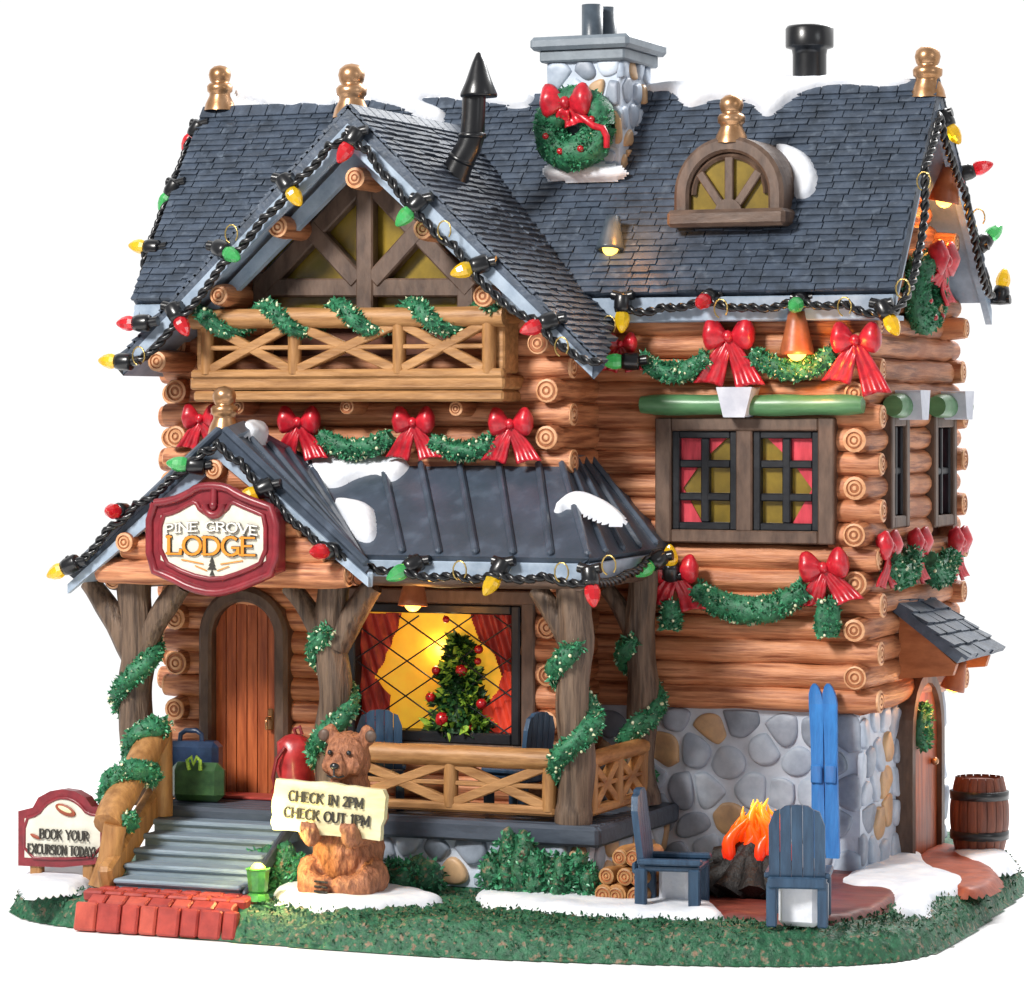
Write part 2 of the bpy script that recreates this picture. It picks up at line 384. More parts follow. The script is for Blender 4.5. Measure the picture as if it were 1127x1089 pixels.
def stone_wall(mb, o, u, v, n, W, H, cell, seed, matn=5, th=.07):
    """rounded field stones set in mortar on the rectangle o,u*W,v*H"""
    rnd = random.Random(seed); pts = []
    ny = max(1, round(H/cell)); nx = max(1, round(W/(cell*1.12)))
    for j in range(ny):
        for i in range(nx):
            pts.append((((i+.5+(.5 if j % 2 else 0)*.8)*W/nx+rnd.uniform(-.33, .33)*cell) % W, (j+.5)*H/ny+rnd.uniform(-.3, .3)*cell))
    for i, (x, y) in enumerate(pts):
        R0 = cell*rnd.uniform(.5, .78)
        poly = [(x+R0*math.cos(a*PI/8)*1.1, y+R0*math.sin(a*PI/8)) for a in range(16)]
        for j, (qx, qy) in enumerate(pts+[(-x, y), (2*W-x, y), (x, -y), (x, 2*H-y)]):
            if j == i: continue
            dx, dy = qx-x, qy-y; L = math.hypot(dx, dy)
            if L > cell*2.6 or L < 1e-6: continue
            dx /= L; dy /= L; m = L/2-.018
            if m < .05: m = .05
            out = []
            for k in range(len(poly)):
                a, b = poly[k], poly[(k+1) % len(poly)]
                da = (a[0]-x)*dx+(a[1]-y)*dy-m; db = (b[0]-x)*dx+(b[1]-y)*dy-m
                if da <= 0: out.append(a)
                if (da < 0) != (db < 0) and da != db:
                    t = da/(da-db); out.append((a[0]+t*(b[0]-a[0]), a[1]+t*(b[1]-a[1])))
            poly = out
            if len(poly) < 3: break
        if len(poly) < 3: continue
        pv = smooth_poly([Vector(p) for p in poly], 2); c = sum(pv, Vector((0, 0)))/len(pv)
        k = len(pv); vs = []; hh = th*rnd.uniform(.6, 1.1); tx, ty = rnd.uniform(-.12, .12), rnd.uniform(-.12, .12)
        for sc, h in ((1, -.02), (1, hh*.35), (.93, hh*.72), (.78, hh*.93), (.45, hh*1.02)):
            for p in pv:
                q = c+(p-c)*sc; hz = h+(tx*(q.x-c.x)+ty*(q.y-c.y))*(1 if h > 0 else 0)+.02*nz3((q.x, q.y, seed), 5)
                vs.append(o+u*q.x+v*q.y+n*hz)
        vs.append(o+u*c.x+v*c.y+n*hh*1.03)
        fs = [(r_*k+a, r_*k+(a+1) % k, (r_+1)*k+(a+1) % k, (r_+1)*k+a) for r_ in range(4) for a in range(k)]
        fs += [(4*k+a, 4*k+(a+1) % k, 5*k) for a in range(k)]
        mb.add(vs, fs, rnd.choice([0, 1, 1, 2, 2, 3, 4, 4])+1)
def shingles(mb, e0, e1, r1, r0, rowh=.092, wd=.26, test=None, seed=1, th=.03):
    rnd = random.Random(seed); e0, e1, r0, r1 = map(Vector, (e0, e1, r0, r1))
    up = (r0-e0); n = (e1-e0).cross(up).normalized()
    if n.z < 0: n = -n
    rows = int(up.length/rowh); uu = up.normalized()
    for j in range(rows+1):
        t = j/rows; a = e0.lerp(r0, t); b = e1.lerp(r1, t); L = (b-a).length; x = -rnd.uniform(0, wd); d = (b-a).normalized()
        while x < L:
            w = wd*rnd.uniform(.65, 1.3); x0, x1 = max(0, x+.006), min(L, x+w-.006); x += w
            if x1-x0 < .03: continue
            c = a+d*(x0+x1)/2
            if test and not test(c): continue
            lift = rnd.uniform(.85, 1.35)*th; dn = rnd.uniform(-.012, .012); tl = rnd.uniform(-.006, .006)
            lo = -uu*(rowh*.35+dn); hi = uu*rowh*1.0
            if j == rows: hi = uu*.02
            A, B = a+d*x0, a+d*x1
            vs = [A+lo+n*(lift+tl), B+lo+n*(lift-tl), B+hi+n*.008, A+hi+n*.008, A+lo-n*.01, B+lo-n*.01, B+hi-n*.01, A+hi-n*.01]
            mb.add(vs, [(0, 1, 2, 3), (4, 5, 1, 0), (5, 6, 2, 1), (7, 4, 0, 3), (6, 7, 3, 2)], 0, False)
def slab(mb, pts, th, mi=0, mib=None, mis=None):
    pts = [Vector(p) for p in pts]; n = (pts[1]-pts[0]).cross(pts[2]-pts[0]).normalized()
    if n.z < 0: n = -n; 
    k = len(pts); lo = [p-n*th for p in pts]
    mb.add(pts, [list(range(k))], mi, False); mb.add(lo, [list(range(k))[::-1]], mi if mib is None else mib, False)
    mb.add(pts+lo, [(i, (i+1) % k, k+(i+1) % k, k+i) for i in range(k)], mi if mis is None else mis, False)
# ------------------------------------------------------------------ key positions (metres; the wall of the right block is Y=0)
XS = 4.0; XLW = -4.15; YR = 3.4             # main block
XWL, XWR, YW = -3.52, .95, -1.07            # left wing
ZD = .70                                     # deck height
EF, ER = (-.35, 6.2), (3.7, 6.25); RG = (1.4, 8.5); XRL, XRR = -4.56, 4.46
GX, GZ, GY = -1.07, 8.13, -1.95              # big gable apex
GLx, GLz, GRx, GRz = -3.9, 5.42, 1.84, 5.36
LOC0 = (0, 1, 0)
# ------------------------------------------------------------------ floor and base
mb = MB(); n = 64
mb.add([(1+15*math.cos(2*PI*i/n), 1+15*math.sin(2*PI*i/n), -.35) for i in range(n)], [list(range(n))], 0, False)
WHITE = mat('white_sweep', 'FAFAFA', None, rough=.7, bump=0)
tag(mb.build('ground', WHITE), kind='structure')
BASE = [(-4.4, -2.6), (-4.3, -3.5), (-3.75, -4.05), (-2.92, -4.34), (-1.3, -4.47), (.7, -4.6), (2.5, -4.35), (4.2, -3.9), (5.2, -3.35), (5.5, -2.5), (5.47, -1.3), (5.35, .6), (5.25, 2.0), (4.8, 3.5), (3.5, 4.2), (-3.6, 4.1), (-4.35, 3.2), (-4.45, 0)]
bp = smooth_poly([Vector(p) for p in BASE], 2); B2 = [(p.x, p.y) for p in bp]
mb = MB(); step = .045; idx = {}; vs = []; x0, y0 = -4.75, -4.95
for j in range(int(9.8/step)):
    for i in range(int(10.6/step)):
        x, y = x0+i*step, y0+j*step
        if -4 < x < 3.9 and -2.2 < y < 4.1 and (i+j) > 0:
            z = 0
        else:
            d = edist(x, y, B2); ins = inpoly(x, y, B2)
            if not ins and d > step*1.5: continue
            t = min(1, max(0, d if ins else 0)/.36); z = -.34+.34*math.sqrt(max(0, 1-(1-t)**2.2))
            b1 = noise.turbulence(Vector((x*2.2, y*2.2, .3)), 3, False); b2 = nz3((x, y, z), 13)
            z += .05*b2+.05*(b1-.5) if ins and t > .02 else 0
            if ins:
                x += .03*nz3((x, y, 2), 9); y += .03*nz3((x, y, 5), 9)
        idx[i, j] = len(vs); vs.append((x, y, min(z, .045)))
mb.add(vs, [(idx[i, j], idx[i+1, j], idx[i+1, j+1], idx[i, j+1]) for (i, j) in idx if (i+1, j) in idx and (i, j+1) in idx and (i+1, j+1) in idx])
# rim skirt down to the table
k = len(B2); mb.add([(p[0], p[1], -.30) for p in B2]+[(p[0], p[1], -.348) for p in B2], [(i, (i+1) % k, k+(i+1) % k, k+i) for i in range(k)])
tag(mb.build('terrain', TURF), kind='structure')
# turf tufts on the bank
mb = MB()
def turf_pt():
    while True:
        x, y = random.uniform(-4.5, 5.6), random.uniform(-4.75, 3)
        if y > -2.6 and x < 4.3: continue
        if not inpoly(x, y, B2): continue
        d = edist(x, y, B2)
        if d > .8 and random.random() < .5: continue
        t = min(1, d/.36); z = -.34+.34*math.sqrt(max(0, 1-(1-t)**2.2))
        if -3.1 < x < -1.05 and y < -3.2: continue
        return Vector((x, y, z-.01)), Vector((0, -.5, .8))
mb.leaves(turf_pt, 6500, .05, 0)
tag(mb.build('grass', TURF, fix=False), kind='stuff', label='short rough green turf along the bank of the base', cat='grass')

def ground_patch(name, pxs, m, h, rr, z=0.0, step=.04, rough=.25, f=4, kind='structure', it=2, dz=None):
    mb = MB(); pts = [P(a, b, Z=z) for a, b in pxs]
    field(mb, pts, Vector((0, 0, z)), Vector((1, 0, 0)), Vector((0, 1, 0)), Vector((0, 0, 1)), h, rr, step, .06, rough, f, it=it)
    if dz:
        for v in mb.v: v.z += dz(v.x, v.y)
    return tag(mb.build(name, m), kind=kind)
def bankz(x, y):
    d = edist(x, y, B2) if inpoly(x, y, B2) else 0
    t = min(1, d/.36); return -.34+.34*math.sqrt(max(0, 1-(1-t)**2.2))
ground_patch('fire_pit_ground', [(762, 985), (800, 962), (930, 958), (990, 978), (985, 998), (930, 1016), (840, 1014), (770, 1006)], EARTH, .06, .1)
ground_patch('side_path', [(1000, 948), (1045, 925), (1105, 965), (1090, 980), (1060, 985), (1025, 972)], PATHM, .05, .1)
for px in ([(22, 968), (40, 950), (95, 945), (112, 962), (95, 978), (50, 982), (28, 985)],
           [(300, 990), (306, 975), (380, 972), (425, 975), (480, 988), (492, 994), (440, 998), (400, 1002), (335, 1000)],
           [(512, 990), (560, 972), (585, 975), (620, 985), (700, 985), (770, 985), (790, 1000), (800, 1014), (750, 1010), (690, 1010), (600, 1003), (560, 998)],
           [(915, 975), (960, 950), (985, 925), (1010, 935), (1025, 960), (1065, 968), (1060, 982), (1030, 985), (1020, 1005), (985, 1008), (985, 985), (930, 982)],
           [(1040, 940), (1075, 930), (1112, 940), (1118, 955), (1100, 960), (1060, 950)]):
    ground_patch('snow', px, SNOW, .085, .22)
# brick path running from the stairs over the edge
mb = MB(); rnd = random.Random(5)
for j in range(5):
    y, z, tl = ((-3.86, .03, 0), (-4.02, .03, 0), (-4.17, .015, .12), (-4.315, -.03, .5), (-4.43, -.17, 1.35))[j]
    hgt = .30 if j == 4 else .155
    xx = -3.02+(.12 if j % 2 else 0)+.02*j
    while xx < -1.2:
        wd_ = min(.25*rnd.uniform(.8, 1.1), -1.1-xx)
        if wd_ > .08: mb.box((xx+wd_/2, y+rnd.uniform(-.01, .01), z-.03), (wd_-.014, hgt-.012, .11), rnd.choice([0, 0, 1, 2]), Matrix.Rotation(tl, 3, 'X'), .02)
        xx += wd_
tag(mb.build('brick_path', BRICK), kind='structure')

# ------------------------------------------------------------------ the lodge
H = thing('log_lodge', 'tall log cabin lodge with slate roofs, stone foundation, balcony and wrap porch', 'house', (0, 1, 0))
# stone foundation of the right block
mb = MB(); z1 = 1.73
mb.box(((XS+XLW)/2, YR/2, z1/2), (XS-XLW-.06, YR-.06, z1), 0)
stone_wall(mb, Vector((1.0, .03, 0)), Vector((1, 0, 0)), Vector((0, 0, 1)), Vector((0, -1, 0)), XS-1.0, z1, .335, 3, th=.05)
stone_wall(mb, Vector((XS-.03, 0, 0)), Vector((0, 1, 0)), Vector((0, 0, 1)), Vector((1, 0, 0)), YR, z1, .335, 8, th=.05)
mb.build('foundation_wall', [MORT]+STONE, H)
# core boxes
mb = MB(); 
mb.box(((XS+XLW)/2, YR/2, (z1+6.4)/2), (XS-XLW-.1, YR-.1, 6.4-z1), 0)
mb.prism([(XS-.05, .05, 6.3), (XS-.05, YR-.05, 6.3), (XS-.05, RG[0], 8.15)], (-(XS-XLW-.1), 0, 0), 0)
mb.build('inner_wall', BW, H)
# windows holes
wA = P(724, 460, Y=-.1); wB = P(916, 600, Y=-.1)
mb = MB(); log_wall(mb, 'x', 0.02, XLW, XS, z1, 6.1, holes=[(wA.x+.05, wB.x-.05, wB.z+.05, wA.z-.05), (XLW+.3, XWR-.1, 0, 9)], par=0, capmask=(1, 1))
mb.build('log_wall', [WX, RL, RD], H)
sw = []   # side windows
for a, b in (((976, 456), (996, 580)), ((1024, 458), (1048, 578))):
    p, q = P(*a, X=XS+.1), P(*b, X=XS+.1); sw.append((p.y, q.y, q.z, p.z))
def gext(z, lo, hi):
    if z > 6.15:
        if z > 8.2: return (1, 1)
        f_ = (z-6.0)/(8.35-6.0); return (0.0+RG[0]*f_*.92+.1, YR-(YR-RG[0])*f_-.1)
    return lo, hi
mb = MB(); log_wall(mb, 'y', XS-.02, 0, YR, z1, 8.1, holes=[(a+.04, b-.04, c+.05, d-.05) for a, b, c, d in sw], ext=gext, par=1)
log_wall(mb, 'y', XLW+.02, 0, YR, z1, 8.1, ext=gext, par=1)
mb.build('log_wall', [WY, RL, RD], H)
mb = MB(); log_wall(mb, 'x', YR-.02, XLW, XS, z1, 6.1, par=0); mb.build('log_wall', [WX, RL, RD], H)
# wing walls
dA = P(228, 655, Y=YW); dB = P(314, 888, Y=YW)
pA = P(388, 662, Y=YW); pB = P(578, 820, Y=YW)
gA = P(286, 195, Y=YW); gB = P(523, 350, Y=YW)
def wext(z, lo, hi):
    if z > 5.75: 
        h = (GZ-.35-z)/(GZ-.35-5.5)
        h = max(0, h); return (max(lo, GX-2.6*h), min(hi, GX+2.4*h))
    return lo, hi
mb = MB(); log_wall(mb, 'x', YW+.02, XWL, XWR, ZD-.2, 7.8, holes=[(pA.x, pB.x, pB.z, pA.z), (dA.x+.05, dB.x-.05, 0, dA.z-.15), (gA.x+.1, gB.x-.1, 5.6, 9)], ext=wext, par=1)
mb.build('log_wall', [WX, RL, RD], H)
mb = MB(); log_wall(mb, 'y', XWR-.02, YW, 0, ZD-.2, 5.9, par=0, capmask=(1, 0)); mb.build('log_wall', [WY, RL, RD], H)
mb = MB(); log_wall(mb, 'y', XWL+.02, YW, 0, ZD-.2, 5.9, par=0, capmask=(1, 0)); mb.build('log_wall', [WY, RL, RD], H)
mb = MB()
mb.box(((XWL+XWR)/2, -.42, 3.0), (XWR-XWL-.1, .8, 5.9), 0)
mb.prism([(XWL+.1, -.9, 5.9), (XWR-.1, -.9, 5.9), (GX, -.9, 7.95)], (0, .85, 0), 0)
mb.build('inner_wall', BW, H)
# main roof
ef0, ef1 = Vector((XRL, EF[0], EF[1])), Vector((XRR, EF[0], EF[1])); rg0, rg1 = Vector((XRL, *RG)), Vector((XRR, *RG))
er0, er1 = Vector((XRL, *ER)), Vector((XRR, *ER))
mb = MB()
slab(mb, [ef0, ef1, rg1, rg0], .13, 0, 1, 0); _o = Vector((.006, 0, 0)); slab(mb, [er1-_o, er0+_o, rg0+_o, rg1-_o], .13, 0, 1, 0)
mb.build('roof_deck', [SLATE, FASC], H)
mb = MB(); shingles(mb, ef0, ef1, rg1, rg0, seed=2); shingles(mb, er1, er0, rg0, rg1, seed=3, rowh=.14, wd=.4)
# ridge caps
x = XRL
while x < XRR-.1:
    for sgn, e in ((-1, EF), (1, ER)):
        d = Vector((0, e[0]-RG[0], e[1]-RG[1])).normalized(); nn = Vector((0, sgn*abs(d.z), abs(d.y)))
        mb.box(Vector((x+.11, *RG))+d*.07+nn*.035, (.21, .17, .03), 0, Matrix((Vector((1, 0, 0)), d, Vector((1, 0, 0)).cross(d))).transposed(), .006)
    x += .22
mb.build('main_roof', SLATE, H)
# eave fascia
mb = MB(); mb.box(((XRL+XRR)/2, EF[0]+.05, EF[1]-.2), (XRR-XRL-.03, .07, .26), 0, None, .012)
mb.box(((XRL+XRR)/2, (EF[0]+.12)/2+.1, EF[1]-.31), (XRR-XRL-.1, .34, .05), 0)
mb.build('fascia', FASC, H)
def rake(mb, X, a, b, dx, hgt=.17, th=.07):
    a, b = Vector((X, *a))-Vector((0, 0, .15)), Vector((X, *b))-Vector((0, 0, .15)); mb.prism([a, b, b-Vector((0, 0, hgt)), a-Vector((0, 0, hgt))], (dx, 0, 0))
for X, dx in ((XRR-.09, .075), (XRL+.02, .07)):
    mb = MB(); rake(mb, X, (EF[0], EF[1]-.02), (RG[0], RG[1]-.02), dx); rake(mb, X, (ER[0], ER[1]-.02), (RG[0]+.001, RG[1]-.02), dx)
    mb.build('rake_board', FASC, H)
# big gable roof
aF = Vector((GX, GY, GZ)); aB = Vector((GX, 1.15, GZ))
gl = Vector((GLx, GY, GLz)); glb = Vector((GLx, .3, GLz)); gr = Vector((GRx, GY, GRz)); 
sl = (GZ-GRz)/(GRx-GX)
grm = Vector((1.28, -.3, GZ-sl*(1.28-GX))); grb = Vector((1.0, 1.15, GZ-sl*(1.0-GX)))
mb = MB(); slab(mb, [aF, aB, grb, grm, gr], .17, 0, 1, 0); _o = Vector((0, .006, 0)); slab(mb, [aF+_o, aB, Vector((GLx+.5, 1.15, GLz+.5*(GZ-GLz)/(GX-GLx))), glb, gl+_o], .17, 0, 1, 0)
mb.build('roof_deck', [SLATE, FASC], H)
def trg(c):
    lim = GRx if c.y < -1.93 else GRx+(1.28-GRx)*(c.y+1.95)/1.65
    return c.x < lim+.02 or c.y > 1.2
mb = MB(); shingles(mb, gr, Vector((GRx, 1.15, GRz)), aB, aF, seed=5, test=trg, th=.035); shingles(mb, gl, glb, Vector((GX, .3, GZ)), aF, seed=6)
for i in range(14):
    for sg in (-1, 1):
        d = (Vector((sg, 0, -sl))).normalized()
        mb.box(Vector((GX, GY+.11+i*.22, GZ))+d*.07+Vector((sg*sl, 0, 1)).normalized()*.03, (.17, .21, .03), 0, Matrix((d, Vector((0, 1, 0)), d.cross(Vector((0, 1, 0))))).transposed(), .006)
mb.build('gable_roof', SLATE, H)
mb = MB(); up = Vector((0, 0, .3))
for e in (aF.lerp(gl, .955), aF.lerp(gr, .955)):
    mb.prism([aF-Vector((0, .015, .17)), e-Vector((0, .015, .10)), e-Vector((0, .015, .22)), aF-Vector((0, .015, .42))], (0, .08, 0))
mb.build('rake_board', FASC, H)
# soffit strips seen under the gable
mb = MB()
for e, sx in ((gl, 1), (gr, -1)):
    e = aF.lerp(e, .74); q = [aF+Vector((0, .3, -.36)), e+Vector((sx*.2, .3, -.12)), e+Vector((sx*.2, .3, -.28)), aF+Vector((0, .3, -.6))]
    mb.prism(q, (0, .1, 0))
mb.build('soffit', FASC, H)
# purlins of the gable
def purlin(px, py, Y=-1.85, r=.125, y2=YW):
    p = P(px, py, Y=Y); mb = MB(); log(mb, p, (p.x, y2, p.z), r, (1, 0), seed=px, seg=.1, wob=.06)
    mb.build('purlin', [WY, RL, RD], H)
for px, py in ((306, 250), (241, 325), (173, 398), (466, 252), (532, 326), (592, 378)): purlin(px, py)
purlin(391, 196, -1.8)
for px, py in ((382, 448), (502, 450), (262, 448)): purlin(px, py, -1.5, .09)
# right gable purlins (look out along X)
for px, py in ((1012, 262), (1036, 345), (1063, 362), (1052, 268)):
    p = P(px, py, X=XRR-.12); mb = MB(); log(mb, p, (XS, p.y, p.z), .12, (1, 0), seed=px); mb.build('purlin', [WX, RL, RD], H)
# finials
def finial(px, ptop, pbot, Y, wpx=15):
    b = P(px, pbot, Y=Y); t = P(px, ptop, Y=Y); h = t.z-b.z; k = h/.5
    pr = [(.19, 0), (.17, .08), (.125, .17), (.125, .2), (.15, .22), (.155, .28), (.13, .31), (.1, .32), (.12, .35), (.135, .41), (.12, .47), (.07, .51), (.001, .525)]
    mb = MB(); mb.lathe([(r*k*.92, z*h/.525) for r, z in pr], b, n=24); mb.build('finial', GOLD, H)
finial(242, 72, 122, 1.4); finial(387, 70, 130, -1.2); finial(1021, 50, 108, 1.4); finial(247, 425, 478, -2.35)
# chimney
def rbox(mb, x0, x1, y0, y1, z0, z1, mi=0, bev=.015): mb.box(((x0+x1)/2, (y0+y1)/2, (z0+z1)/2), (x1-x0, y1-y0, z1-z0), mi, None, bev)
cy0 = .55; ca = P(598, 190, Y=cy0); cb = P(684, 62, Y=cy0); cy1 = cy0+1.0
chz = cb.z
mb = MB(); rbox(mb, ca.x+.03, cb.x-.03, cy0+.03, cy1, ca.z-.4, chz)
stone_wall(mb, Vector((ca.x+.02, cy0+.04, ca.z)), Vector((1, 0, 0)), Vector((0, 0, 1)), Vector((0, -1, 0)), cb.x-ca.x-.04, chz-ca.z, .24, 21, th=.06)
stone_wall(mb, Vector((cb.x-.04, cy0, ca.z)), Vector((0, 1, 0)), Vector((0, 0, 1)), Vector((1, 0, 0)), cy1-cy0, chz-ca.z, .24, 22, th=.06)
CH = mb.build('chimney', [MORT]+STONE, H)
mb = MB(); rbox(mb, ca.x-.03, cb.x+.05, cy0-.05, cy1+.05, chz-.04, chz+.1, 0, .02); rbox(mb, ca.x-.12, cb.x+.13, cy0-.13, cy1+.13, chz+.09, chz+.24, 0, .04)
mb.build('chimney_cap', GREYC, CH)
for px, y in ((652, cy0+.3), (667, cy0+.6)):
    p = P(px, 42, Y=y); mb = MB(); mb.lathe([(.12, 0), (.12, .40), (.085, .40), (.085, .1)], (p.x, y, chz+.22), n=20); mb.build('flue', FLUE, CH)
mb = MB(); field(mb, [P(a, b, Y=cy0-.05) for a, b in ((598, 196), (598, 182), (625, 186), (650, 180), (684, 184), (690, 196), (640, 199))], P(640, 190, Y=cy0-.04), Vector((1, 0, 0)), Vector((0, 0, 1)), Vector((0, -1, 0)), .07, .08, .025)
tag(mb.build('snow_patch', SNOW), 'thin snow drift at the foot of the stone chimney', 'snow', 'snow patches on the roofs')
# stove pipe
rp, rn = Vector((XRL, *EF)), Vector((0, -(RG[1]-EF[1]), RG[0]-EF[0])).normalized()
def ROOF(px, py, lift=0): return P(px, py, pl=(ef0+rn*lift, rn))
g1n = Vector((sl, 0, 1)).normalized()
q = P(500, 192, pl=(aF, g1n)); Yp = q.y
pts = [P(*a, Y=Yp) for a in ((496, 205), (508, 176), (516, 162), (520, 150), (521, 130), (522, 104))]
mb = MB(); mb.tube(pts, [.17, .145, .14, .135, .13, .13], 18)
for p_, t_ in ((pts[1], (pts[2]-pts[0])), (pts[3], Vector((0, 0, 1)))): mb.lathe([(.14, -.03), (.155, -.02), (.155, .02), (.14, .03)], p_, t_, 18)
SP = mb.build('stove_pipe', BLACK, H)
mb = MB(); mb.lathe([(.001, -.02), (.2, -.02), (.205, .01), (.14, .16), (.07, .36), (.03, .45), (.001, .47)], P(527, 105, Y=Yp), n=24); mb.build('rain_cap', BLACK, SP)
p = P(891, 88, Y=2.0)
mb = MB(); mb.lathe([(.19, -1.4), (.19, .28), (.2, .34), (.265, .36), (.27, .38), (.27, .57), (.25, .6), (.17, .6), (.17, .4)], p, n=28); mb.build('stove_pipe', BLACK, H)
# dormer (half round window)
dc = ROOF(805, 252); dy = dc.y-.05
mb = MB()
def arch(cx, cz, r, y, n=16, legs=.0): return [Vector((cx+r*math.cos(PI*i/n), y, cz+r*math.sin(PI*i/n))) for i in range(n+1)]
c0 = P(804, 214, Y=dy); Ro, Ri = .62, .45
def archring(mb, c, ro, ri, y0, y1, n=20, mi=0, leg=0.0):
    vs = []; A = [PI*i/n for i in range(n+1)]
    prof = [(ro, y0), (ro+.0, y1), (ri, y1), (ri, y0)]
    mid = (ro+ri)/2
    prof = [(ro, y0), (ro, y1+.04), (ro-.04, y1), (ri+.03, y1), (ri, y1+.03), (ri, y0)]
    pts_ = []
    if leg: pts_.append((1, 0, -leg))
    pts_ += [(math.cos(a), math.sin(a), 0) for a in A]
    if leg: pts_.append((-1, 0, -leg))
    for ct, st, dz in pts_:
        for r, y in prof: vs.append((c.x+r*ct, y, c.z+r*st+dz))
    k = len(prof); fs = [(i*k+j, i*k+(j+1) % k, (i+1)*k+(j+1) % k, (i+1)*k+j) for i in range(len(pts_)-1) for j in range(k)]
    fs += [list(range(k)), [(len(pts_)-1)*k+j for j in range(k)]]
    mb.add(vs, fs, mi, False)
archring(mb, c0, Ro, Ri, dy+1.2, dy-.1, leg=.26)
DM = mb.build('dormer', TRIM, H)
mb = MB(); mb.prism([Vector((c0.x+.45*math.cos(PI*i/16), dy, c0.z+.45*math.sin(PI*i/16)-(.26 if i in (0, 16) else 0))) for i in range(17)], (0, .05, 0)); mb.build('pane', GLASS, DM)
mb = MB(); archring(mb, Vector((c0.x, 0, c0.z)), .45, .38, dy, dy-.06); 
for a in (40, 90, 140): 
    an = math.radians(a); mb.bar((c0.x+.1*math.cos(an), dy-.035, c0.z-.2+.1*math.sin(an)), (c0.x+.44*math.cos(an), dy-.035, c0.z-.06+.46*math.sin(an)), .095, .06, up=(0, 1, 0))
mb.prism([Vector((c0.x+.16*math.cos(PI*i/10), dy-.085, c0.z-.22+.17*math.sin(PI*i/10))) for i in range(11)], (0, .06, 0))
mb.build('muntin', TRIM, DM)
mb = MB(); a_, b_ = P(736, 248, Y=dy-.15), P(866, 232, Y=dy-.15); rbox(mb, a_.x, b_.x, dy-.24, dy+.3, a_.z-.03, b_.z+.03, 0, .04); mb.build('sill', TRIMX, DM)
finial(805, 104, 158, dy+.05)
# porch roof (standing seam metal)
tp0, tp1 = Vector((-1.96, YW, 4.40)), Vector((1.0, YW, 4.40)); ev0, ev1 = Vector((-.75, -2.45, 3.42)), Vector((1.86, -2.45, 3.42))
tb, eb = Vector((1.0, 0, 4.40)), Vector((1.9, 0, 3.46))
pgA = Vector((-2.15, -2.75, 4.73)); pgB = P(268, 463, Y=-2.25); pgC = Vector((-1.98, YW, 4.42)); pgD = Vector((-.57, -2.62, 3.42))
pgL = Vector((-4.0, -2.75, 3.16)); pgR = Vector((-.45, -2.75, 3.30)); pgLb = Vector((-4.0, YW, 3.16)); pgCl = Vector((-2.9, YW, 4.08))
mb = MB()
slab(mb, [tp0, tp1, ev1, ev0], .09, 0, 1, 0); slab(mb, [tp1, tb, eb, ev1], .09, 0, 1, 0)
slab(mb, [pgA, pgR, pgD, ev0, pgC], .14, 0, 1, 0); slab(mb, [pgA, pgC, pgB], .06, 0, 1, 0)
_o = Vector((0, .006, 0)); slab(mb, [pgA+_o, pgB, pgCl, pgLb, pgL+_o], .14, 0, 1, 0); slab(mb, [pgB, pgC, pgCl], .05, 0, 1, 0)
def seam(a, b, r=.035):
    a, b = Vector(a), Vector(b); mb.bar(a+(b-a)*.01+Vector((0, 0, .02)), b+(a-b)*.01+Vector((0, 0, .02)), .075, .085, 0, (0, 0, 1), .028)
for i in range(1, 6):
    t = i/6; xe = -.62+(1.86+.62)*t; xt = min(.98, -1.55+2.75*t) 
    seam((xt, YW, 4.40), (xe, -2.45, 3.42))
seam(tp1, ev1); seam((tp1.x+.02, YW+.02, 4.4), (tp1.x, 0, 4.4)); 
for t in (.2, .4, .6, .8): seam(tp1.lerp(tb, t), ev1.lerp(eb, t))
seam(pgA, pgL)
for t in (.28, .52, .75, .97): 
    s0 = pgA.lerp(pgC, t); s1 = pgR.lerp(ev0, t*.8) if t < .99 else ev0
    seam(s0, s1)
seam(pgA, pgR)
mb.build('porch_roof', [METAL, FASC], H)
mb = MB()
mb.bar(ev0+Vector((.1, .03, -.14)), ev1+Vector((0, .03, -.14)), .06, .17, 0); mb.bar(ev1+Vector((-.02, .04, -.14)), eb+Vector((-.02, 0, -.14)), .06, .17, 0)
mb.prism([pgA+Vector((0, -.02, -.17)), pgL+Vector((0, -.02, -.1)), pgL+Vector((0, -.02, -.2)), pgA+Vector((0, -.02, -.36))], (0, .07, 0))
mb.prism([pgA+Vector((0, -.024, -.17)), pgR+Vector((0, -.021, -.1)), pgR+Vector((0, -.021, -.2)), pgA+Vector((0, -.021, -.36))], (0, .07, 0))
mb.bar(pgR+Vector((0, .03, -.13)), ev0+Vector((.1, .03, -.14)), .06, .16, 0)
mb.build('rake_board', FASC, H)
# porch gable infill and beams
mb = MB(); yb = -2.58
zs = [3.21+.25*i for i in range(6)]
for i, z in enumerate(zs):
    h = (4.5-z)/(4.5-3.1); x0_, x1_ = -2.15-1.68*h, -2.15+1.5*h
    if x1_-x0_ > .25: log(mb, (x0_, yb, z), (x1_, yb, z), .145, (1, 1), seed=i*3)
mb.prism([(-3.8, yb+.05, 3.1), (-.7, yb+.05, 3.1), (-2.15, yb+.05, 4.5)], (0, .05, 0), 0)
mb.build('gable_infill', [WX, RL, RD], H)
mb = MB(); log(mb, (-.7, -2.3, 3.2), (1.75, -2.3, 3.2), .11, (0, 1)); mb.build('porch_beam', [TRIMX, RL, RD], H)
mb = MB(); log(mb, (1.7, -2.35, 3.2), (1.7, 0, 3.2), .11, (0, 0)); mb.build('porch_beam', [TRIM, RL, RD], H); mb = MB(); log(mb, (-3.65, -2.4, 3.1), (-3.65, YW, 3.1), .12, (1, 0)); mb.build('porch_beam', [TRIM, RL, RD], H)
for px, py in ((235, 517), (137, 597)): purlin(px, py, -2.8, .12, -2.5)
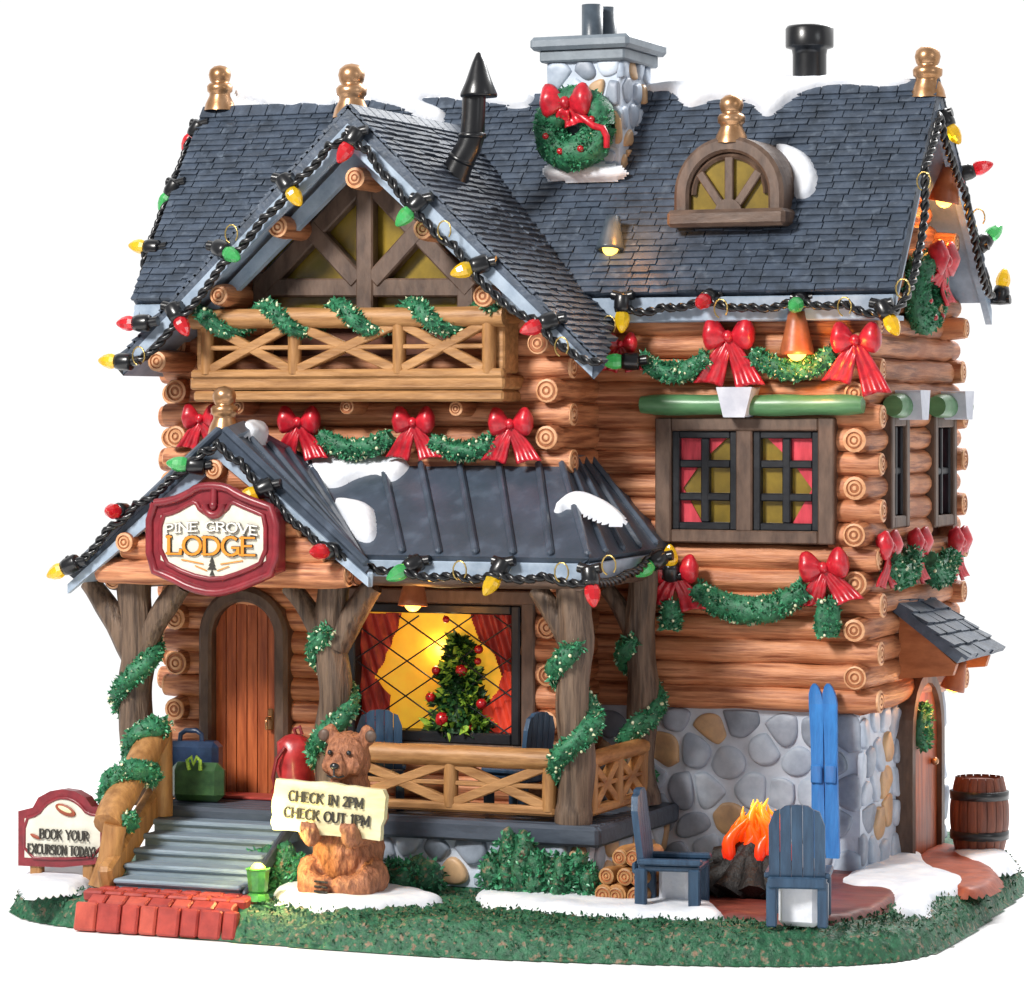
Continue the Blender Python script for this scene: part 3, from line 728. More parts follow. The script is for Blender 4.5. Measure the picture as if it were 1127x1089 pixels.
# porch ceiling
mb = MB(); mb.box((-1.0, -1.72, 3.36), (5.5, 1.25, .04), 0); mb.build('porch_ceiling', TRIMX, H)
# deck
mb = MB()
DX0, DX1, DYF = -3.25, 1.92, -2.42
y = DYF
rows = 9
for i in range(rows):
    yy0 = DYF+(YW-DYF)*i/rows; yy1 = DYF+(YW-DYF)*(i+1)/rows
    mb.box(((DX0+DX1)/2, (yy0+yy1)/2, ZD-.07), (DX1-DX0, yy1-yy0-.012, .14), 0, None, .02)
mb.box(((XWR+DX1)/2, YW/2, ZD-.075), (DX1-XWR, -YW, .13), 0, None, .01)
mb.box(((DX0+DX1)/2, DYF+.03, ZD-.11), (DX1-DX0+.06, .1, .2), 0, None, .03); mb.box((DX1+.0, DYF/2, ZD-.11), (.1, -DYF-.06, .2), 0, None, .03)
mb.build('porch_floor', DECK, H)
mb = MB(); mb.box(((DX0+DX1)/2, DYF/2, (ZD-.2)/2), (DX1-DX0-.22, -DYF-.25, ZD-.2), 0)
stone_wall(mb, Vector((-1.1, DYF+.12, 0)), Vector((1, 0, 0)), Vector((0, 0, 1)), Vector((0, -1, 0)), 2.9, .52, .3, 31, th=.06)
stone_wall(mb, Vector((DX1-.12, DYF+.1, 0)), Vector((0, 1, 0)), Vector((0, 0, 1)), Vector((1, 0, 0)), 2.3, .52, .3, 32, th=.06)
mb.build('porch_foundation', [MORT]+STONE, H)
# porch posts
def post(px, ptop, Y, r, br, zb=ZD):
    t = P(px, ptop, Y=Y); x = t.x; n = 26; pts = [Vector((x+.025*math.sin(i*.5+px), Y, zb+(3.3-zb)*i/n)) for i in range(n+1)]
    mb = MB(); mb.tube(pts, [r*(1.12 if i < 2 else 1) for i in range(n+1)], 28, wob=.16, wf=2.5, ribs=.045, seed=px)
    for (ax, ay), (bx, by), rr in br:
        a, b = P(ax, ay, Y=Y), P(bx, by, Y=Y); mb.tube([a.lerp(b, i/8)+Vector((0, 0, .05*math.sin(PI*i/8))) for i in range(9)], [rr*(1.15-.2*i/8) for i in range(9)], 18, wob=.16, wf=3, ribs=.05, seed=bx)
    o = mb.build('porch_post', BARK, H); return x
pxs = [post(150, 640, -2.3, .18, [((146, 722), (98, 640), .12), ((152, 722), (200, 645), .12)]),
       post(366, 640, -2.2, .17, [((362, 712), (318, 645), .11), ((370, 712), (412, 645), .12)]),
       post(633, 640, -2.2, .175, [((628, 712), (590, 648), .10)]),
       post(706, 640, -.42, .165, [((700, 705), (668, 648), .09)])]
# railings
def xpanel(mb, a, b, z0, z1, w=.1, d=.1):
    a, b = Vector(a), Vector(b); mb.bar(Vector((a.x, a.y, z0)), Vector((b.x, b.y, z1)), d, w, 0); mb.bar(Vector((a.x, a.y, z1)), Vector((b.x, b.y, z0)), d*.9, w, 0)
    mb.bar(Vector((a.x, a.y, (z0+z1)/2)), Vector((b.x, b.y, (z0+z1)/2)), d*.8, w*.5, 0)
def railing(name, a, b, zt, zb, posts, parent, rt=.1, back=None):
    a, b = Vector(a), Vector(b); root = MB()
    n = 14; root.tube([Vector((a.x+(b.x-a.x)*i/n, a.y+(b.y-a.y)*i/n, zt)) for i in range(n+1)], rt, 12, wob=.12, wf=4)
    d = (b-a).normalized()
    root.bar(Vector((a.x, a.y, zb)), Vector((b.x, b.y, zb)), .12, .1, 0, bev=.025)
    o = root.build(name, TAN if abs(d.x) > .7 else BEAMY, parent)
    for t in posts:
        p = a.lerp(b, t); mb = MB(); mb.tube([(p.x, p.y, zb), (p.x, p.y, (zb+zt)/2), (p.x, p.y, zt)], .075, 10, wob=.15, wf=6); mb.build('baluster', TANZ, o)
    for t0, t1 in zip(posts[:-1], posts[1:]):
        p, q_ = a.lerp(b, t0)+d*.05, a.lerp(b, t1)-d*.05; mb = MB(); xpanel(mb, p, q_, zb+.05, zt-.08); mb.build('cross_brace', TAN if abs(d.x) > .7 else BEAMY, o)
    return o
rt_ = P(500, 832, Y=-2.22).z; rb_ = P(500, 888, Y=-2.22).z
railing('porch_railing', (pxs[1]+.1, -2.22, 0), (P(612, 840, Y=-2.22).x, -2.22, 0), rt_, rb_, [.04, .52, .97], H, .11)
railing('porch_railing', (1.72, -2.1, 0), (1.72, -.5, 0), rt_, rb_, [.04, .5, .97], H, .09)
# balcony
b0, b1 = P(212, 352, Y=-1.65), P(556, 352, Y=-1.65); zb_ = P(300, 412, Y=-1.65).z
B = thing  # alias unused
mb = MB(); f1, f2 = P(210, 418, Y=-1.65), P(556, 442, Y=-1.65); zm = (f1.z+f2.z)/2
rbox(mb, f1.x, f2.x, -1.68, YW+.1, zm+.006, f1.z+.03, 0, .025); rbox(mb, f1.x+.03, f2.x-.02, -1.66, YW+.1, f2.z, zm-.004, 0, .025)
rbox(mb, b1.x-.16, b1.x-.03, -1.6, -1.2, zb_, b0.z-.05, 0, .02); rbox(mb, b0.x+.02, b0.x+.14, -1.6, -1.2, zb_, b0.z-.05, 0, .02)
BF = mb.build('balcony_floor', TAN, H)
railing('balcony_railing', (b0.x, -1.65, 0), (b1.x, -1.65, 0), b0.z, zb_, [.05, .335, .67, .95], H, .11)
for xx in (b0.x+.05, b1.x-.08): mb = MB(); mb.tube([(xx, -1.65, b0.z), (xx, -1.35, b0.z), (xx, YW, b0.z)], .09, 10, wob=.1); mb.build('balcony_side_rail', BEAMY, H)
# gable window
def bars(mb, segs, Y, w, d, mi=0):
    for k, ((ax, ay), (bx, by)) in enumerate(segs):
        a, b = P(ax, ay, Y=Y-k*.003), P(bx, by, Y=Y-k*.003); mb.bar(a, b, d, w, mi, up=(0, -1, 0) if False else (0, 0, 1) if abs(ax-bx) > 3 else (1, 0, 0), bev=.018)
yg = YW-.12
mb = MB()
bars(mb, [((284, 317), (524, 317)), ((290, 300), (290, 350)), ((515, 300), (515, 350)), ((287, 320), (404, 196)), ((521, 320), (404, 196)),
          ((342, 250), (396, 310)), ((466, 250), (412, 310)), ((404, 184), (404, 352))], yg, .2, .16)
GW = mb.build('window', TRIM, H)
mb = MB(); mb.prism([P(a, b, Y=yg+.09) for a, b in ((284, 300), (404, 172), (524, 300), (524, 352), (284, 352))], (0, .04, 0)); mb.build('pane', GLASS, GW)
# right front window
def win(mb_list, A, B_, plane): pass
A, Bq = P(722, 460, Y=-.16), P(919, 600, Y=-.16)
mb = MB(); yf = -.16
rbox(mb, A.x, A.x+.18, yf-.04, .1, Bq.z, A.z); rbox(mb, Bq.x-.18, Bq.x, yf-.04, .1, Bq.z, A.z)
rbox(mb, A.x+.18, Bq.x-.18, yf-.035, .1, A.z-.14, A.z-.002); rbox(mb, A.x+.18, Bq.x-.18, yf-.035, .1, Bq.z+.002, Bq.z+.14)
mx_ = (A.x+Bq.x)/2; rbox(mb, mx_-.09, mx_+.09, yf-.03, .1, Bq.z+.13, A.z-.13)
W1 = mb.build('window', TRIM, H)
for x0_, x1_ in ((A.x+.18, mx_-.09), (mx_+.09, Bq.x-.18)):
    z0_, z1_ = Bq.z+.14, A.z-.14; mb = MB(); t = .08; ys = yf+.04
    rbox(mb, x0_, x0_+t, ys-.03, .08, z0_, z1_, 0, .01); rbox(mb, x1_-t, x1_, ys-.03, .08, z0_, z1_, 0, .01)
    rbox(mb, x0_+t, x1_-t, ys-.028, .08, z0_, z0_+t, 0, .01); rbox(mb, x0_+t, x1_-t, ys-.028, .08, z1_-t, z1_, 0, .01)
    xm = (x0_+x1_)/2; rbox(mb, xm-.045, xm+.045, ys-.02, .06, z0_+t, z1_-t, 0, .012)
    for k in (1, 2):
        zz = z0_+(z1_-z0_)*k/3; rbox(mb, x0_+t, x1_-t, ys-.015, .055, zz-.042, zz+.042, 0, .012)
    mb.build('sash', BLKF, W1)
    mb = MB(); rbox(mb, x0_+.01, x1_-.01, -.05, -.04, z0_+.01, z1_-.01, 0, 0); mb.build('pane', GLASS, W1)
    out = -1 if x0_ < mx_-.2 else 1; xo = x0_+.02 if out < 0 else x1_-.02; xi = x1_-.06 if out < 0 else x0_+.06
    mb = MB(); zc = z0_+(z1_-z0_)*.42
    def cv(x, z): return Vector((x, -.075+.008*math.sin(x*50), z))
    L_ = xi-xo
    top = [cv(xo, z1_-.02), cv(xo+L_*.3, z1_-.02), cv(xo+L_*.98, z1_-.02), cv(xo+L_*.45, z1_-.33), cv(xo+L_*.12, zc), cv(xo, zc)]
    mb.prism(top, (0, .015, 0)); bot = [cv(xo, zc), cv(xo+L_*.12, zc), cv(xo+L_*.5, z0_+.02), cv(xo, z0_+.02)]
    mb.prism([p+Vector((0, .001, 0)) for p in bot], (0, .015, 0)); mb.build('curtain', PINK, W1)
# header log with keystone
mb = MB(); a, b = P(706, 446, Y=-.22), P(950, 446, Y=-.22); n_ = 16; mb.tube([a.lerp(b, i/n_) for i in range(n_+1)], [.09]+[.108]*(n_-1)+[.09], 16, wob=.14, wf=3)
HD = mb.build('window_header', GHEAD, H)
def keystone(parent, c, ax, out, s=1):
    mb = MB(); ax = Vector(ax); out = Vector(out); u = Vector((0, 0, 1))
    pl_ = [c+ax*(-.2*s)+u*.17*s, c+ax*(.2*s)+u*.17*s, c+ax*(.12*s)-u*.15*s, c+ax*(-.12*s)-u*.15*s]
    mb.prism([p-out*.12*s for p in pl_], out*.28*s); o = mb.build('keystone', KEYS, parent)
    m = o.modifiers.new('bevel', 'BEVEL'); m.width = .035; m.segments = 3
keystone(HD, P(813, 444, Y=-.24), (1, 0, 0), (0, -1, 0))
# side windows
for a_, b_, c_, d_ in sw:
    xf = XS+.16; mb = MB(); t = .13
    rbox(mb, XS-.1, xf, a_, a_+t, c_, d_); rbox(mb, XS-.1, xf, b_-t, b_, c_, d_); rbox(mb, XS-.1, xf-.004, a_+t, b_-t, c_, c_+t); rbox(mb, XS-.1, xf-.004, a_+t, b_-t, d_-t, d_)
    W = mb.build('window', TRIM, H); mb = MB(); ym = (a_+b_)/2; zm_ = (c_+d_)/2
    rbox(mb, XS-.05, xf-.04, a_+t, a_+t+.06, c_+t, d_-t); rbox(mb, XS-.05, xf-.04, b_-t-.06, b_-t, c_+t, d_-t)
    rbox(mb, XS-.05, xf-.05, ym-.035, ym+.035, c_+t, d_-t); rbox(mb, XS-.05, xf-.055, a_+t, b_-t, zm_-.04, zm_+.04)
    mb.build('sash', BLKF, W); mb = MB(); rbox(mb, XS-.03, XS-.01, a_+.1, b_-.1, c_+.1, d_-.1, 0, 0); mb.build('pane', GLASS, W)
    mb = MB(); rbox(mb, XS+.0, XS+.012, a_+t+.05, a_+t+.2, c_+t, d_-t, 0, 0); rbox(mb, XS+.0, XS+.012, b_-t-.24, b_-t-.05, c_+t, d_-t, 0, 0); mb.build('curtain', PINK, W)
    zh = P(990, 447, X=XS+.2).z; mb = MB(); n_ = 8; mb.tube([(XS+.2, a_-.12+(b_-a_+.3)*i/n_, zh) for i in range(n_+1)], [.11]+[.13]*(n_-1)+[.11], 16, wob=.1)
    h_ = mb.build('window_header', GHEAD, H); keystone(h_, Vector((XS+.26, ym+.03, zh)), (0, 1, 0), (1, 0, 0))
# front door
D0, D1 = P(237, 700, Y=YW-.1), P(306, 886, Y=YW-.1); dcx = (D0.x+D1.x)/2; dr = (D1.x-D0.x)/2; dzc = P(270, 662, Y=YW-.1).z-dr
mb = MB(); archring(mb, Vector((dcx, 0, dzc)), dr+.16, dr, YW+.1, YW-.22, leg=dzc-ZD); DF = mb.build('door_frame', TRIM, H)
mb = MB(); nb = 6
for i in range(nb):
    xa, xb = dcx-dr+2*dr*i/nb+.006, dcx-dr+2*dr*(i+1)/nb-.006
    za, zb2 = [dzc+math.sqrt(max(0, dr*dr-(x_-dcx)**2)) for x_ in (xa, xb)]; zm2 = dzc+math.sqrt(max(0, dr*dr-((xa+xb)/2-dcx)**2))
    mb.prism([(xa, YW-.09, ZD), (xb, YW-.09, ZD), (xb, YW-.09, zb2), ((xa+xb)/2, YW-.09, zm2), (xa, YW-.09, za)], (0, .1, 0))
DR = mb.build('door', DOOR, H); m = DR.modifiers.new('bevel', 'BEVEL'); m.width = .012; m.segments = 2
mb = MB(); hp = P(298, 792, Y=YW-.14); mb.box(hp, (.07, .04, .24), 0, None, .015); mb.tube([hp+Vector((0, -.02, .02)), hp+Vector((0, -.09, .02)), hp+Vector((.005, -.12, -.02)), hp+Vector((0, -.1, -.1))], .018, 8); mb.build('handle', GOLD, DR)
# picture window
x0_, x1_, z0_, z1_ = pA.x, pB.x, pB.z, pA.z; yw_ = YW-.12
mb = MB(); t = .1
rbox(mb, x0_, x0_+t, yw_-.04, YW+.3, z0_, z1_, 0, .015); rbox(mb, x1_-t, x1_, yw_-.04, YW+.3, z0_, z1_, 0, .015); rbox(mb, x0_+t, x1_-t, yw_-.035, YW+.3, z1_-t, z1_, 0, .015); rbox(mb, x0_+t, x1_-t, yw_-.035, YW+.3, z0_, z0_+t*1.2, 0, .015)
PW = mb.build('window', BLKF, H)
mb = MB(); rbox(mb, x0_-.15, x0_-.005, yw_-.02, YW+.1, z0_-.1, z1_+.1); rbox(mb, x1_+.005, x1_+.16, yw_-.02, YW+.1, z0_-.1, z1_+.1); rbox(mb, x0_-.16, x1_+.17, yw_-.03, YW+.1, z1_+.005, z1_+.16); rbox(mb, x0_-.14, x1_+.15, yw_-.03, YW+.1, z0_-.13, z0_-.004); mb.build('frame', TRIM, PW)
mb = MB(); rbox(mb, x0_+.02, x1_-.02, YW+.1, YW+.13, z0_, z1_, 0, 0); mb.build('lit_panel', GLOW, PW)
def curtain(pts, m, y):
    mb = MB(); q = [P(a, b, Y=y) for a, b in pts]
    u, v = Vector((1, 0, 0)), Vector((0, 0, 1)); P2 = [(p.x, p.z) for p in q]; st = .012; ix = {}; vs = []
    xs = [p[0] for p in P2]; zs_ = [p[1] for p in P2]
    for j in range(int((max(zs_)-min(zs_))/st)+2):
        for i in range(int((max(xs)-min(xs))/st)+2):
            x_, z_ = min(xs)+i*st, min(zs_)+j*st
            if inpoly(x_, z_, P2) or edist(x_, z_, P2) < st*.6: ix[i, j] = len(vs); vs.append((x_, y+.02*math.sin(x_*45+z_*14)-.01, z_))
    mb.add(vs, [(ix[i, j], ix[i+1, j], ix[i+1, j+1], ix[i, j+1]) for (i, j) in ix if (i+1, j) in ix and (i, j+1) in ix and (i+1, j+1) in ix])
    mb.build('curtain', m, PW)
yc = YW+.02
curtain([(396, 675), (443, 675), (437, 695), (420, 735), (412, 745), (430, 765), (430, 812), (396, 812)], CURT, yc)
curtain([(518, 675), (568, 675), (568, 745), (553, 745), (545, 720), (528, 705)], CURT, yc)
curtain([(568, 740), (568, 812), (525, 812), (530, 785), (548, 760), (555, 738)], CURL, yc-.015)
mb = MB()
def clipln(px0, py0, s):
    lo, hi = 393, 566; a, b = (lo, py0+s*(lo-px0)), (hi, py0+s*(hi-px0))
    def cl(a, b):
        y0_, y1_ = 678, 808; (xa, ya), (xb, yb_) = a, b
        ts = [0, 1]
        for lim, sgn in ((y0_, 1), (y1_, -1)):
            fa, fb = (ya-lim)*sgn, (yb_-lim)*sgn
            if fa < 0 and fb < 0: return None
            if fa < 0: t = fa/(fa-fb); xa, ya = xa+t*(xb-xa), ya+t*(yb_-ya)
            elif fb < 0: t = fa/(fa-fb); xb, yb_ = xa+t*(xb-xa), ya+t*(yb_-ya)
        return (xa, ya), (xb, yb_)
    return cl(a, b)
for s, offs in ((.72, (410, 465, 525, 575, 630, 340)), (-.68, (430, 485, 540, 590, 650, 370, 700))):
    for o_ in offs:
        r_ = clipln(o_, 740, s)
        if r_:
            a, b = P(*r_[0], Y=yw_+.02), P(*r_[1], Y=yw_+.02)
            if (b-a).length > .1: mb.tube([a, b], .009, 5)
mb.build('lattice', BLKF, PW)
# side door with porch roof
e0 = P(1000, 945, X=XS+.08); e1 = P(1029, 935, X=XS+.08); sc_ = (e0.y+e1.y)/2; sr = (e1.y-e0.y)/2; szc = P(1012, 752, X=XS+.08).z-sr
def yz(c, r, n=12): return [(c[0]+r*math.cos(PI*i/n), c[1]+r*math.sin(PI*i/n)) for i in range(n+1)]
mb = MB(); ro = [(sc_+sr, 0)]+yz((sc_, szc), sr)+[(sc_-sr, 0)]; ou = [(sc_+sr+.12, 0)]+yz((sc_, szc), sr+.12)+[(sc_-sr-.12, 0)]
vs = []; 
for (a, b), (c_, d_) in zip(ro, ou):
    vs += [(XS+.16, a, b), (XS+.16, c_, d_), (XS-.05, c_, d_), (XS-.05, a, b)]
k = len(ro); mb.add(vs, [(i*4+j, i*4+(j+1) % 4, (i+1)*4+(j+1) % 4, (i+1)*4+j) for i in range(k-1) for j in range(4)]+[(0, 1, 2, 3), (4*k-4, 4*k-3, 4*k-2, 4*k-1)], 0, False); mb.build('door_frame', TRIM, H)
mb = MB(); mb.prism([(XS+.1, a, b) for a, b in ro], (-.12, 0, 0)); SD = mb.build('door', DOOR, H)
mb = MB(); mb.ball((XS+.14, sc_+sr*.6, 1.0), .045); mb.build('handle', GOLD, SD)
s0, s1 = P(983, 661, X=XS+.05), P(1026, 658, X=XS+.05); so0 = P(1059, 722, Y=s0.y); so1 = Vector((so0.x, s1.y, so0.z))
mb = MB(); slab(mb, [s0, s1, so1, so0], .1, 0, 1, 0); shingles(mb, so0, so1, s1, s0, rowh=.17, wd=.3, seed=9, th=.04)
SR = mb.build('side_porch_roof', [SLATE, TRIM], H)
mb = MB(); zb3 = P(975, 752, X=XS+.12).z
for y_ in (s0.y+.05, s1.y-.15):
    mb = MB(); mb.prism([(XS+.1, y_, s0.z-.14), (so0.x-.08, y_, so0.z-.1), (so0.x-.12, y_, so0.z-.22), (XS+.1, y_, zb3)], (0, .1, 0)); mb.build('bracket', BRK, H)
# ------------------------------------------------------------------ stairs
ZS0 = .0; sx0, sx1 = P(172, 886, Y=-2.5).x, P(320, 886, Y=-2.5).x
fb0, fb1 = P(128, 990, Z=.03), P(264, 990, Z=.03); fb0.y = fb1.y = -3.78
fx0 = P(124, 988, Y=-3.98).x; fx1 = P(264, 988, Y=-3.98).x
ST = thing('staircase', 'five grey plank steps climbing from brick path to porch', 'stairs', ((fx0+fx1)/2, -3.1, 0)); ns = 5
for i in range(ns):
    t = i/ns; yb0 = -3.98+(1.56)*t; z = .13+(ZD-.13)*i/ns; x0_ = fx0+(sx0-fx0)*t; x1_ = fx1+(sx1-fx1)*t
    mb = MB(); rbox(mb, x0_, x1_, yb0, yb0+.36, z-.055, z, 0, .018); rbox(mb, x0_+.02, x1_-.02, yb0+.04, yb0+.4, z-.2, z-.05, 0, 0)
    mb.build('step', STEP, ST)
mb = MB()
mb.bar((fx0-.08, -4.0, .1), (sx0-.04, -2.45, ZD+.08), .16, .3, 0, bev=.04); mb.build('stringer', TANZ, ST)
mb = MB(); mb.bar((fx1+.04, -3.95, .0), (sx1+.04, -2.45, ZD-.06), .06, .16, 0, bev=.02); mb.build('stringer', DECK, ST)
RA, RB_ = P(118, 908, Y=-3.75), P(172, 806, Y=-2.55)
mb = MB(); n_ = 12; mb.tube([RA.lerp(RB_, i/n_) for i in range(n_+1)], [.15]+[.16]*(n_-1)+[.17], 14, wob=.14, wf=4); mb.build('handrail', TANZ, ST)
mb = MB(); a = P(121, 930, Y=-3.72); mb.tube([(a.x-.05, -3.8, 0), (a.x, -3.74, .3), (RA.x+.08, -3.72, RA.z)], [.15, .12, .12], 14, wob=.14); mb.build('newel_post', TANZ, ST)
mb = MB(); b = P(178, 850, Y=-2.5); mb.tube([(b.x, -2.5, ZD-.1), (b.x, -2.5, RB_.z)], [.12, .12], 14, wob=.1); mb.build('newel_post', TANZ, ST)
tag_mat = MB(); a, b = P(240, 884, Y=-1.5), P(320, 890, Y=-1.5); rbox(tag_mat, a.x, b.x+.1, -1.65, -1.25, ZD+.002, ZD+.035, 0, .01)
tag(tag_mat.build('doormat', BRICK[2], origin=(a.x, -1.5, ZD)), 'flat red doormat in front of arched front door', 'doormat')

# ------------------------------------------------------------------ greenery
def garland(label, pts, r, group=None, name='garland', dens=1.0, cat='garland', taper=True, flecks=1.0):
    pts = [Vector(p) for p in pts]; mb = MB(); m = len(pts)
    rad = [r*(.5+.5*math.sin(PI*min(1, max(0, (i+.6)/(m+.2))))**.4 if taper else (1 if 1 < i < m-2 else .65 if 0 < i < m-1 else .3)) for i in range(m)]
    mb.tube(pts, rad, 14, 0, wob=.45, wf=9)
    L = sum((pts[i+1]-pts[i]).length for i in range(m-1))
    def fn():
        i = random.randrange(m-1); t = random.random(); p = pts[i].lerp(pts[i+1], t); d = Vector((random.gauss(0, 1), random.gauss(0, 1), random.gauss(0, 1)))
        ax = (pts[i+1]-pts[i]).normalized(); d -= ax*d.dot(ax); d.normalize(); return p+d*rad[i]*.82, d
    mb.leaves(fn, int(L*800*dens*r/.1), .062, 1)
    mb.leaves(fn, int(L*110*flecks)+4, .05, 2)
    for _ in range(int(L*18*flecks)+2):
        p, d = fn(); mb.ball(p+d*r*.25, random.uniform(.008, .024), 2, 6)
    o = mb.build(name, [GREEN, LEAF, GLIT], fix=False, origin=pts[m//2])
    return tag(o, label, cat, group)
def swag(label, a, mid, b, Y, r, group=None, n=14):
    A, M_, B_ = P(*a, Y=Y), P(*mid, Y=Y), P(*b, Y=Y); C_ = M_*2-(A+B_)/2
    return garland(label, [A*(1-t)**2+C_*2*t*(1-t)+B_*t*t for t in [i/n for i in range(n+1)]], r, group)
g_ = 'green garland swags on the log walls'
swag('green garland swag beneath right block eave, left of the middle bow', (705, 392), (742, 411), (780, 392), -.25, .1, g_)
swag('green garland swag beneath right block eave, lit by hanging lamp', (828, 388), (873, 408), (918, 388), -.25, .1, g_)
swag('long green garland swag beneath the double window', (765, 648), (825, 672), (888, 648), -.25, .135, g_)
swag('green garland swag under balcony, left of the centre bow', (352, 480), (392, 495), (430, 480), YW-.25, .1, g_)
swag('green garland swag under balcony, right of the centre bow', (476, 484), (510, 497), (545, 484), YW-.25, .1, g_)
gd = 'hanging garland ends beside bows'
garland('short hanging garland tail below bow right of double window', [P(912, 660, Y=-.25), P(911, 680, Y=-.27), P(910, 700, Y=-.25)], .125, gd)
garland('short hanging garland tail below bow near porch roof corner', [P(738, 662, Y=-.25), P(738, 678, Y=-.27), P(738, 692, Y=-.25)], .11, gd)
def helix(label, a, b, R, turns, r, ph=0, group='garlands wound around rails and posts', n=18, dens=.8):
    a, b = Vector(a), Vector(b); ax = (b-a).normalized(); x = ax.orthogonal().normalized(); y = ax.cross(x); N = int(n*turns)
    return garland(label, [a.lerp(b, i/N)+(x*math.cos(ph+2*PI*turns*i/N)+y*math.sin(ph+2*PI*turns*i/N))*R for i in range(N+1)], r, group, dens=dens, taper=False)
helix('garland wound along top rail of the balcony', (b0.x+.1, -1.65, b0.z), (b1.x-.05, -1.65, b0.z), .12, 4.1, .085, 1.2)
helix('garland wound around leftmost porch post', (pxs[0], -2.3, 1.35), (pxs[0], -2.3, 2.6), .19, 1.15, .1, 0)
helix('garland wound around porch post right of front door', (pxs[1], -2.2, .95), (pxs[1], -2.2, 2.65), .18, 1.6, .1, .5)
helix('garland wound around corner porch post right of railing', (pxs[2], -2.2, .9), (pxs[2], -2.2, 2.55), .185, 1.7, .105, 0.2)
helix('garland wound around rear porch post against stone wall', (pxs[3], -.42, .95), (pxs[3], -.42, 2.5), .175, 1.6, .1, .2)
helix('garland wound around handrail of the stairs', RA+(RB_-RA)*.05, RB_, .17, 2.0, .105, .6)
def wreath(label, c, R, r, out, rz, sx=1, bow_at=(0, 1)):
    T = thing('wreath', label, 'wreath', c, rz); mb = MB(); N = 26
    pts = [Vector((R*sx*math.cos(2*PI*i/N), 0, R*math.sin(2*PI*i/N))) for i in range(N+1)]
    mb.tube(pts, [r]*(N+1), 14, 0, wob=.4, wf=8, cap=False)
    def fn():
        i = random.randrange(N); p = pts[i].lerp(pts[i+1], random.random()); ax = (pts[i+1]-pts[i]).normalized(); d = Vector((random.gauss(0, 1), random.gauss(0, 1)-.3, random.gauss(0, 1))); d -= ax*d.dot(ax); d.normalize(); return p+d*r*.85, d
    mb.leaves(fn, int(2000*R/.35*r/.13), .06, 1)
    mb.leaves(fn, 60, .045, 2)
    mb.build('greenery', [GREEN, LEAF, GLIT], T, local=True, fix=False)
    for a in (15, 150, 200, 250, 300):
        a = math.radians(a); mb = MB(); mb.ball((R*sx*math.cos(a), -r*.95, R*math.sin(a)), min(.04, r*.27), 0, 10); mb.build('berry', BERRY, T, local=True)
    return T
def lobe(mb, sx, s, w=1.0):
    n, m = 9, 16; vs = []
    for i in range(n+1):
        u = i/n; rz = .05+.33*w*math.sin(min(1, u*1.12)*PI*.62)**1.2*(1 if u < .75 else math.sqrt(max(.02, 1-((u-.75)/.27)**2))); ry = rz*.62; cx = u*.62; cz = .06*u+.07*math.sin(u*PI)
        for k in range(m):
            a = 2*PI*k/m; f_ = 1+.09*math.cos(a*5+u*2)
            vs.append((sx*cx*s, math.sin(a)*ry*f_*s-.06*s, (cz+math.cos(a)*rz*f_)*s))
    mb.add(vs, [(i*m+k, i*m+(k+1) % m, (i+1)*m+(k+1) % m, (i+1)*m+k) for i in range(n) for k in range(m)]+[[n*m+k for k in range(m)]])
def tail(mb, sx, s, L=1.0, sp=.45):
    n, m = 10, 10; vs = []
    for layer in (0, 1):
        for i in range(n+1):
            u = i/n; w = (.12+.24*u)*s; cx = sx*(.04+sp*u**1.15)*s; cz = -(L*u)*s; 
            for k in range(m+1):
                t = k/m-.5; yy = -.06*s-.035*s*math.cos(t*PI*5)*(.3+u)-.05*s*math.sin(u*6+sx)+(.045*s if layer else 0); zz = cz+(abs(t)*-.12*s+.06*s if i == n else 0)
                vs.append((cx+t*2*w, yy, zz+sx*t*.1*s))
    o = (n+1)*(m+1); fs = []
    for i in range(n):
        for k in range(m):
            a = i*(m+1)+k; fs += [(a, a+1, a+m+2, a+m+1), (o+a, o+a+m+1, o+a+m+2, o+a+1)]
    for i in range(n):
        for k in (0, m): a = i*(m+1)+k; fs.append((a, a+m+1, o+a+m+1, o+a))
    for k in range(m):
        for i in (0, n): a = i*(m+1)+k; fs.append((a, a+1, o+a+1, o+a))
    mb.add(vs, fs)
def bow(label, c, s_, rz=0, group='red ribbon bows on the walls', tl=(1.0, 1.0), sp=(.5, .5), tilt=0, parent=None):
    s = s_*1.2
    if parent is None: T = thing('ribbon_bow', label, 'bow', c, rz, group)
    else: T = parent
    R = Matrix.Rotation(tilt, 4, 'Y')
    if parent is not None: R = Matrix.Translation(c) @ R
    def mk(fn, nm):
        mb = MB(); mb.X = R; fn(mb); return mb.build(nm, RED, T, local=True)
    for sx in (-1, 1): mk(lambda m_: lobe(m_, sx, s), 'loop')
    mk(lambda m_: m_.ball((0, -.14*s, .04*s), (.13*s, .13*s, .15*s), 0, 12, wob=.15, wf=9), 'knot')
    for q_, sx in enumerate((-1, 1)): mk(lambda m_: tail(m_, sx, s, tl[q_], sp[q_]), 'tail')
    return T
bow('large red bow under eave above the double window, between two swags', P(803, 372, Y=-.25), .38, tl=(1.1, 1.15))
bow('large red bow under eave at right corner of right block', P(943, 376, Y=-.3), .36, tl=(1.0, 1.3))
bow('small red bow under eave beside end of big gable', P(684, 380, Y=-.3), .24, tl=(1.0, 1.0))
bow('red bow with hanging garland beneath right corner of double window', P(908, 626, Y=-.25), .36, tl=(.9, .9), tilt=-.15)
bow('red bow on wall above rear porch post, beneath window left corner', P(744, 630, Y=-.3), .34, tl=(.9, 1.0))
bow('centre red bow under balcony between the two garland swags', P(456, 466, Y=YW-.28), .32, tl=(1.0, 1.0))
bow('red bow under right end of balcony beside corner log ends', P(563, 468, Y=YW-.28), .33, tl=(1.0, 1.0))
